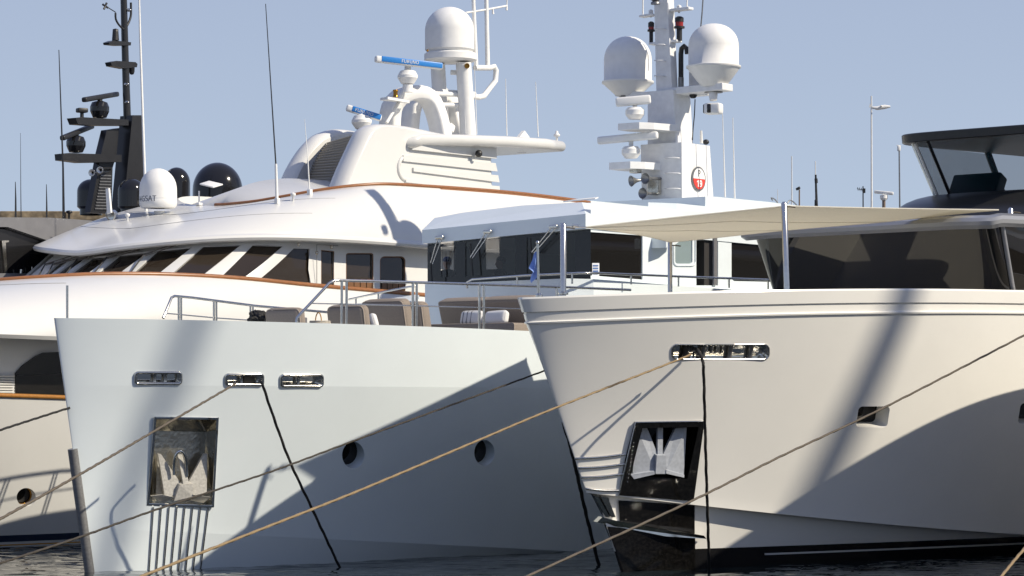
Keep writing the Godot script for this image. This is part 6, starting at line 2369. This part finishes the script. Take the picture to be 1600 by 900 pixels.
# ---------------------------------------------------------------- loose things on the foredeck, people in the wheelhouse
func small_things():
	var f := FB
	var pillow := func(label: String, c: Vector3, size: Vector3, turn: Basis, stripes: Array):
		var t := thing("pillow", label, "pillow", f.xf * Transform3D(turn, c), "pillows on the foredeck")
		var g := Mb.new()
		g.rbox(Transform3D(), size, size.z * 0.42, 5, 0.01)
		part(t, "cover", g, M.white_fabric)
		for s in stripes:
			g = Mb.new()
			var k := 1.0 - pow(absf(s) * 2.0, 6.0)
			g.rbox(Transform3D(Basis(), Vector3(s * size.x, 0, 0)), Vector3(0.055, size.y * lerpf(0.8, 1.0, k) + 0.008, size.z * lerpf(0.8, 1.0, k) + 0.028), size.z * 0.42, 5, 0.0)
			part(t, "stripe", g, M.navy_fabric)
	var c1 := f.s(738, 497.5, 9.05)
	pillow.call("white pillow with three navy stripes, left one on the taupe sofa", c1, Vector3(0.5, 0.28, 0.16), Basis(Vector3.RIGHT, -0.25), [-0.36, -0.17, 0.02])
	var c2 := f.s(776, 497, 9.1)
	pillow.call("plain white pillow on the taupe sofa right of the striped one", c2, Vector3(0.5, 0.27, 0.16), Basis(Vector3.RIGHT, -0.3) * Basis(Vector3.BACK, 0.05), [])
	var c3 := f.s(577, 505, 6.9)
	pillow.call("striped pillow peeping over the bulwark left of the seat backs", c3, Vector3(0.36, 0.28, 0.14), Basis(Vector3.BACK, 0.35), [-0.1, 0.2])
	# black folded cover
	var g := Mb.new()
	var b0 := f.s(404, 496, 4.7)
	var wn := FastNoiseLite.new()
	wn.seed = 4; wn.frequency = 2.5
	var fold := func(k: int) -> Callable:
		return func(u: float, v: float) -> Vector3:
			var a := u * TAU
			var t := v * PI
			var p := Vector3(cos(a) * sin(t) * 0.17, -cos(t) * 0.13, sin(a) * sin(t) * 0.2)
			return p * (1.0 + 0.5 * wn.get_noise_3d(p.x * 3 + k, p.y * 5, p.z * 3))
	g.sheet(fold.call(1), 30, 16, [], 0, 1, 0.01, 0.99, true)
	single("folded_cover", g, M.black_canvas, "crumpled black canvas cover beside the rounded taupe backrest", "cover", f.xf * Transform3D(Basis(), b0))
	# woven basket with a leather handle
	var bt := thing("woven_basket", "cream woven basket with thin tan handle on the foredeck", "basket", f.xf * Transform3D(Basis(), f.s(500, 506, 5.6) - Vector3(0, 0.2, 0)))
	g = Mb.new()
	for k in 9:
		var ring := []
		var r := 0.17 + 0.02 * sin(k * 0.35)
		for i in 25: ring.append(Vector3(cos(TAU * i / 24.0) * r, 0.0 + k * 0.03, sin(TAU * i / 24.0) * r))
		g.tube(ring, 0.019, 6, false)
	part(bt, "weave", g, M.basket_cream)
	g = Mb.new()
	var hd := []
	for i in 13:
		var t := PI * i / 12.0
		hd.append(Vector3(0.05 + cos(t) * 0.07, 0.24 + sin(t) * 0.16, 0.1))
	g.tube(hd, 0.011, 6)
	part(bt, "handle", g, M.handle_tan)
	g = Mb.new()
	g.rbox(Transform3D(), Vector3(0.12, 0.14, 0.2), 0.02, 3)
	single("small_box", g, M.slate_paint, "small grey box beside the rounded taupe backrest", "box", f.xf * Transform3D(Basis(), f.s(471, 502, 4.9)))
	# the two people
	person("person in a blue cap behind the left wheelhouse window", f.s(699, 411, 12.25), 1.62, M.cap_blue, 0.4)
	person("dark haired person standing behind the second wheelhouse window", f.s(782, 410, 12.9), 1.66, null, -0.7)

func person(label: String, head: Vector3, up: float, cap, turn: float):
	# head = middle of the head in the yacht's frame
	var foot := head - Vector3(0, up, 0)
	var t := thing("person", label, "person", FB.xf * Transform3D(Basis(Vector3.UP, turn), foot), "people in the wheelhouse")
	var k := up / 1.63
	var J := func(x: float, y: float, z: float) -> Vector3: return Vector3(x, y, z) * k
	var clothes := [
		[J.call(0, 1.38, 0), J.call(0, 1.02, 0), 0.135, 0.125], [J.call(-0.15, 1.4, 0), J.call(0.15, 1.4, 0), 0.075, 0.075], [J.call(0, 1.02, 0), J.call(0, 0.93, 0), 0.14, 0.15],
		[J.call(0.18, 1.4, 0), J.call(0.25, 1.13, 0.06), 0.058, 0.047], [J.call(0.25, 1.13, 0.06), J.call(0.19, 1.06, 0.3), 0.045, 0.036],
		[J.call(-0.18, 1.4, 0), J.call(-0.25, 1.13, 0.06), 0.058, 0.047], [J.call(-0.25, 1.13, 0.06), J.call(-0.19, 1.06, 0.3), 0.045, 0.036],
		[J.call(0.09, 0.92, 0), J.call(0.1, 0.5, 0.02), 0.085, 0.06], [J.call(0.1, 0.5, 0.02), J.call(0.1, 0.08, -0.01), 0.058, 0.042],
		[J.call(-0.09, 0.92, 0), J.call(-0.1, 0.5, 0.02), 0.085, 0.06], [J.call(-0.1, 0.5, 0.02), J.call(-0.1, 0.08, -0.01), 0.058, 0.042],
		[J.call(0.1, 0.04, -0.04), J.call(0.11, 0.035, 0.15), 0.042, 0.035], [J.call(-0.1, 0.04, -0.04), J.call(-0.11, 0.035, 0.15), 0.042, 0.035]]
	var skin := [[J.call(0, 1.42, 0), J.call(0, 1.54, 0.01), 0.055, 0.052], [J.call(0, 1.60, 0.015), J.call(0, 1.66, 0.005), 0.075, 0.083], [J.call(0, 1.555, 0.05), J.call(0, 1.6, 0.03), 0.042, 0.06], [J.call(0, 1.59, 0.1), J.call(0, 1.625, 0.088), 0.014, 0.009], [J.call(0.078, 1.6, 0.0), J.call(0.08, 1.635, 0.0), 0.014, 0.016], [J.call(-0.078, 1.6, 0.0), J.call(-0.08, 1.635, 0.0), 0.014, 0.016]]
	for s in [1.0, -1.0]:
		skin.append([J.call(0.19 * s, 1.06, 0.31), J.call(0.18 * s, 1.05, 0.37), 0.03, 0.034])
		for i in 4: skin.append([J.call((0.155 + 0.018 * i) * s, 1.045, 0.39), J.call((0.158 + 0.016 * i) * s, 1.015, 0.44 - 0.006 * absf(i - 1.5)), 0.0085, 0.0075])
		skin.append([J.call(0.155 * s, 1.05, 0.35), J.call(0.135 * s, 1.03, 0.4), 0.011, 0.009])
	part(t, "body", nets(clothes, 0.026, 0.05), M.dark_cloth)
	part(t, "skin", nets(skin, 0.011, 0.012), M.skin)
	var g := Mb.new()
	if cap != null:
		g.ball(J.call(0, 1.69, 0.0), Vector3(0.092, 0.075, 0.1), 16, 10)
		g.prism([J.call(-0.07, 1.685, 0.07), J.call(0.07, 1.685, 0.07), J.call(0.055, 1.675, 0.17), J.call(-0.055, 1.675, 0.17)], Vector3(0, 0.012, 0))
		part(t, "cap", g, cap)
	else:
		g.ball(J.call(0, 1.675, -0.012), Vector3(0.09, 0.085, 0.1), 16, 10)
		part(t, "hair", g, M.dark_cloth)
# one continuous skin round bones [a, b, radius at a, radius at b], joined smoothly
func nets(bones: Array, cell: float, soft: float) -> Mb:
	var lo := Vector3.ONE * 1e9
	var hi := -lo
	for b in bones:
		for i in 2:
			lo = lo.min(b[i] - Vector3.ONE * (b[2 + i] + cell * 2)); hi = hi.max(b[i] + Vector3.ONE * (b[2 + i] + cell * 2))
	var n := Vector3i(((hi - lo) / cell).ceil()) + Vector3i.ONE
	var val := {}
	for b in bones:
		var bl := Vector3i(((b[0].min(b[1]) - Vector3.ONE * (maxf(b[2], b[3]) + cell * 2.5 + soft) - lo) / cell).floor()).clamp(Vector3i.ZERO, n)
		var bh := Vector3i(((b[0].max(b[1]) + Vector3.ONE * (maxf(b[2], b[3]) + cell * 2.5 + soft) - lo) / cell).ceil()).clamp(Vector3i.ZERO, n)
		var ab: Vector3 = b[1] - b[0]
		var l2 := maxf(ab.length_squared(), 1e-9)
		for x in range(bl.x, bh.x + 1):
			for yy in range(bl.y, bh.y + 1):
				for z in range(bl.z, bh.z + 1):
					var p := lo + Vector3(x, yy, z) * cell
					var tt := clampf((p - b[0]).dot(ab) / l2, 0.0, 1.0)
					var d: float = p.distance_to(b[0] + ab * tt) - lerpf(b[2], b[3], tt)
					var key := Vector3i(x, yy, z)
					if val.has(key):
						var o: float = val[key]
						var h := clampf(0.5 + 0.5 * (o - d) / soft, 0.0, 1.0)
						val[key] = lerpf(o, d, h) - soft * h * (1.0 - h)
					else: val[key] = d
	var vert := {}
	var mb := Mb.new()
	var at := func(k: Vector3i) -> float: return val.get(k, 1.0)
	for k in val:
		var sum := Vector3.ZERO
		var cnt := 0
		for e in 12:
			var ax := e / 4
			var u := Vector3i.ZERO; u[ax] = 1
			var o := Vector3i.ZERO
			o[(ax + 1) % 3] = e & 1; o[(ax + 2) % 3] = (e >> 1) & 1
			var a: float = at.call(k + o); var b: float = at.call(k + o + u)
			if (a < 0.0) != (b < 0.0):
				sum += Vector3(o) + Vector3(u) * (a / (a - b))
				cnt += 1
		if cnt > 0: vert[k] = lo + (Vector3(k) + sum / cnt) * cell
	for k in val:
		for ax in 3:
			var u := Vector3i.ZERO; u[ax] = 1
			var a: float = at.call(k); var b: float = at.call(k + u)
			if (a < 0.0) == (b < 0.0): continue
			var s := Vector3i.ZERO; s[(ax + 1) % 3] = 1
			var t := Vector3i.ZERO; t[(ax + 2) % 3] = 1
			if not (vert.has(k) and vert.has(k - s) and vert.has(k - t) and vert.has(k - s - t)): continue
			if a < 0.0: mb.quad(vert[k - s - t], vert[k - t], vert[k], vert[k - s], 1)
			else: mb.quad(vert[k - s - t], vert[k - s], vert[k], vert[k - t], 1)
	return mb

# ---------------------------------------------------------------- what stands behind, and the quay the picture was taken from
func background():
	var g := Mb.new()
	g.box(Transform3D(Basis(), Vector3(0, 0.1, 37.0)), Vector3(260, 2.0, 98), 0.1)
	struct("quay", g, M.concrete)
	g = Mb.new()
	g.box(Transform3D(Basis(), Vector3(0, 0.2, -125.0)), Vector3(500, 2.0, 80), 0.1)
	struct("quay", g, M.concrete)
	# old stone wall behind the black yacht
	var w := thing("harbour_wall", "old tan stone wall behind the black yacht at far left", "wall", Transform3D(Basis(), Vector3(-44, 1.2, -112.0)))
	var top := EYE + (HORIZON - 331.0) / FOCAL * 112.0 - 1.2
	g = Mb.new()
	g.box(Transform3D(Basis(), Vector3(0, top / 2 - 0.2, -1.0)), Vector3(60, top - 0.4, 2.0))
	part(w, "masonry", g, M.stone)
	var rng := RandomNumberGenerator.new()
	rng.seed = 3
	var x := -30.0
	while x < 30.0:
		var l := rng.randf_range(1.6, 2.6)
		g = Mb.new()
		g.box(Transform3D(Basis(), Vector3(x + l / 2, top - 0.2 + rng.randf_range(-0.03, 0.05), -0.95)), Vector3(l - 0.03, 0.36, 2.2), 0.03)
		part(w, "coping_stone", g, M.stone)
		x += l
	# pale building behind the camera, which the polished steel mirrors
	var bd := thing("waterfront_building", "cream waterfront building behind the viewer, mirrored in the polished steel", "building", Transform3D(Basis(Vector3.UP, PI), Vector3(-6, 1.1, 34)))
	g = Mb.new()
	g.box(Transform3D(Basis(), Vector3(0, 4.0, -5.0)), Vector3(64, 8.0, 10))
	part(bd, "wall", g, M.cream_wall)
	g = Mb.new()
	g.box(Transform3D(Basis(), Vector3(0, 8.15, -5.0)), Vector3(65, 0.3, 10.8), 0.05)
	part(bd, "roof", g, M.concrete)
	for i in 16:
		for j in 2:
			g = Mb.new()
			g.box(Transform3D(Basis(), Vector3(-30 + i * 4.0, 2.0 + j * 3.3, 0.02)), Vector3(1.3, 2.0, 0.1))
			part(bd, "window", g, M.dark_glass)
	# masts and aerials of the boats that the awning hides, standing along the far quay
	var foot := func(px: float, d: float) -> Vector3: return Vector3((px - 800.0) / FOCAL * d, 1.2, -d)
	var far := func(px: float, py: float, d: float) -> Vector3: return P(px, py, d)
	var d := 90.0
	var stand := func(called: String, label: String, cat: String, px: float, py: float, r: float, m: Material, dd: float, lean := 0.0) -> Node3D:
		var b: Vector3 = foot.call(px, dd)
		var t := thing(called, label, cat, Transform3D(Basis(), b), "masts and aerials beyond the awning")
		var mb := Mb.new()
		var tp: Vector3 = far.call(px + lean, py, dd) - b
		mb.tube([Vector3.ZERO, tp * 0.6, tp], [r * 1.25, r, r * 0.75], 8)
		part(t, "pole", mb, m)
		return t
	var t: Node3D = stand.call("wind_mast", "thin white mast with a short winged arm near its top", "mast", 1363, 150, 0.032, M.radome_white, d, -1.5)
	var o: Vector3 = foot.call(1363, d)
	g = Mb.new()
	var a0: Vector3 = far.call(1362, 168, d) - o
	var a1: Vector3 = far.call(1391, 166.5, d) - o
	g.tube([a0, a0.lerp(a1, 0.3) - Vector3(0, 0.03, 0), a0.lerp(a1, 0.7), a1], [0.03, 0.06, 0.07, 0.03], 8)
	g.prism([a0.lerp(a1, 0.45) + Vector3(0, 0, -0.25), a0.lerp(a1, 0.6) + Vector3(0, 0, 0.0), a0.lerp(a1, 0.45) + Vector3(0, 0.02, 0.25)], Vector3(0, 0.02, 0))
	g.prism([a0 + Vector3(-0.08, 0, 0), a0 + Vector3(0.06, 0, 0), a0 + Vector3(-0.06, 0.12, 0)], Vector3(0, 0, 0.02))
	part(t, "wind_arm", g, M.radome_white)
	t = stand.call("instrument_pole", "thin grey pole with a small white instrument, beside the dark hardtop", "pole", 1410, 236, 0.03, M.slate_steel, d, -5.0)
	o = foot.call(1410, d)
	g = Mb.new()
	g.rbox(Transform3D(Basis(), far.call(1404.5, 232, d) - o), Vector3(0.1, 0.17, 0.1), 0.03, 2)
	g.tube([far.call(1401, 227, d) - o, far.call(1408, 228, d) - o], 0.015, 6)
	part(t, "instrument", g, M.radome_white)
	t = stand.call("radar_post", "brown post carrying a small white radar bar", "radar", 1381, 312, 0.07, M.rust_post, d)
	o = foot.call(1381, d)
	g = Mb.new()
	g.lathe(Transform3D(Basis(), far.call(1381, 309, d) - o), [Vector2(0, -0.08), Vector2(0.08, -0.08), Vector2(0.12, -0.02), Vector2(0.12, 0.08), Vector2(0.04, 0.1), Vector2(0.04, 0.16), Vector2(0, 0.16)], 12, [1, 2, 3])
	g.rbox(Transform3D(Basis.looking_at(Vector3(1, -0.12, 0.3), Vector3.UP), far.call(1381, 301, d) - o), Vector3(0.1, 0.1, 0.6), 0.03, 2)
	part(t, "scanner", g, M.radome_white)
	t = stand.call("tv_aerial", "dark aerial with short crossed rods on a thin post", "aerial", 1350, 291, 0.025, M.black_plastic, d, -1.5)
	o = foot.call(1350, d)
	g = Mb.new()
	g.tube([far.call(1339, 295, d) - o, far.call(1352, 297, d) - o], 0.012, 6)
	for k in 4: g.tube([far.call(1340 + k * 3.0, 292.5 + k * 0.5, d) - o, far.call(1341 + k * 3.0, 298 + k * 0.5, d) - o], 0.01, 5)
	g.box(Transform3D(Basis(), far.call(1350, 298, d) - o), Vector3(0.08, 0.14, 0.08))
	part(t, "rods", g, M.black_plastic)
	t = stand.call("whip_aerial", "pale thin aerial, taller of two beside the near awning pole", "aerial", 1238, 244, 0.022, M.radome_white, d, -1.0)
	t = stand.call("whip_aerial", "short faint aerial left of the near awning pole", "aerial", 1216, 296, 0.012, M.radome_white, d, -1.0)
	t = stand.call("whip_aerial", "pale aerial with a dark lower half, rightmost of the group", "aerial", 1276, 252, 0.02, M.radome_white, d, -2.0)
	o = foot.call(1276, d)
	g = Mb.new()
	g.tube([far.call(1276, 324, d) - o, far.call(1274.5, 273, d) - o], [0.045, 0.03], 8)
	g.tube([far.call(1275.5, 286, d) - o, far.call(1275, 279, d) - o], 0.05, 8)
	g.rbox(Transform3D(Basis(), far.call(1275, 317, d) - o), Vector3(0.09, 0.2, 0.09), 0.02, 2)
	part(t, "sleeve", g, M.black_plastic)
	t = stand.call("light_pole", "thin brown pole with a small black lamp head", "pole", 1249, 296, 0.03, M.rust_post, d)
	o = foot.call(1249, d)
	g = Mb.new()
	g.rbox(Transform3D(Basis(Vector3.BACK, 0.5), far.call(1247, 294.5, d) - o), Vector3(0.14, 0.08, 0.1), 0.02, 2)
	part(t, "lamp_head", g, M.black_plastic)
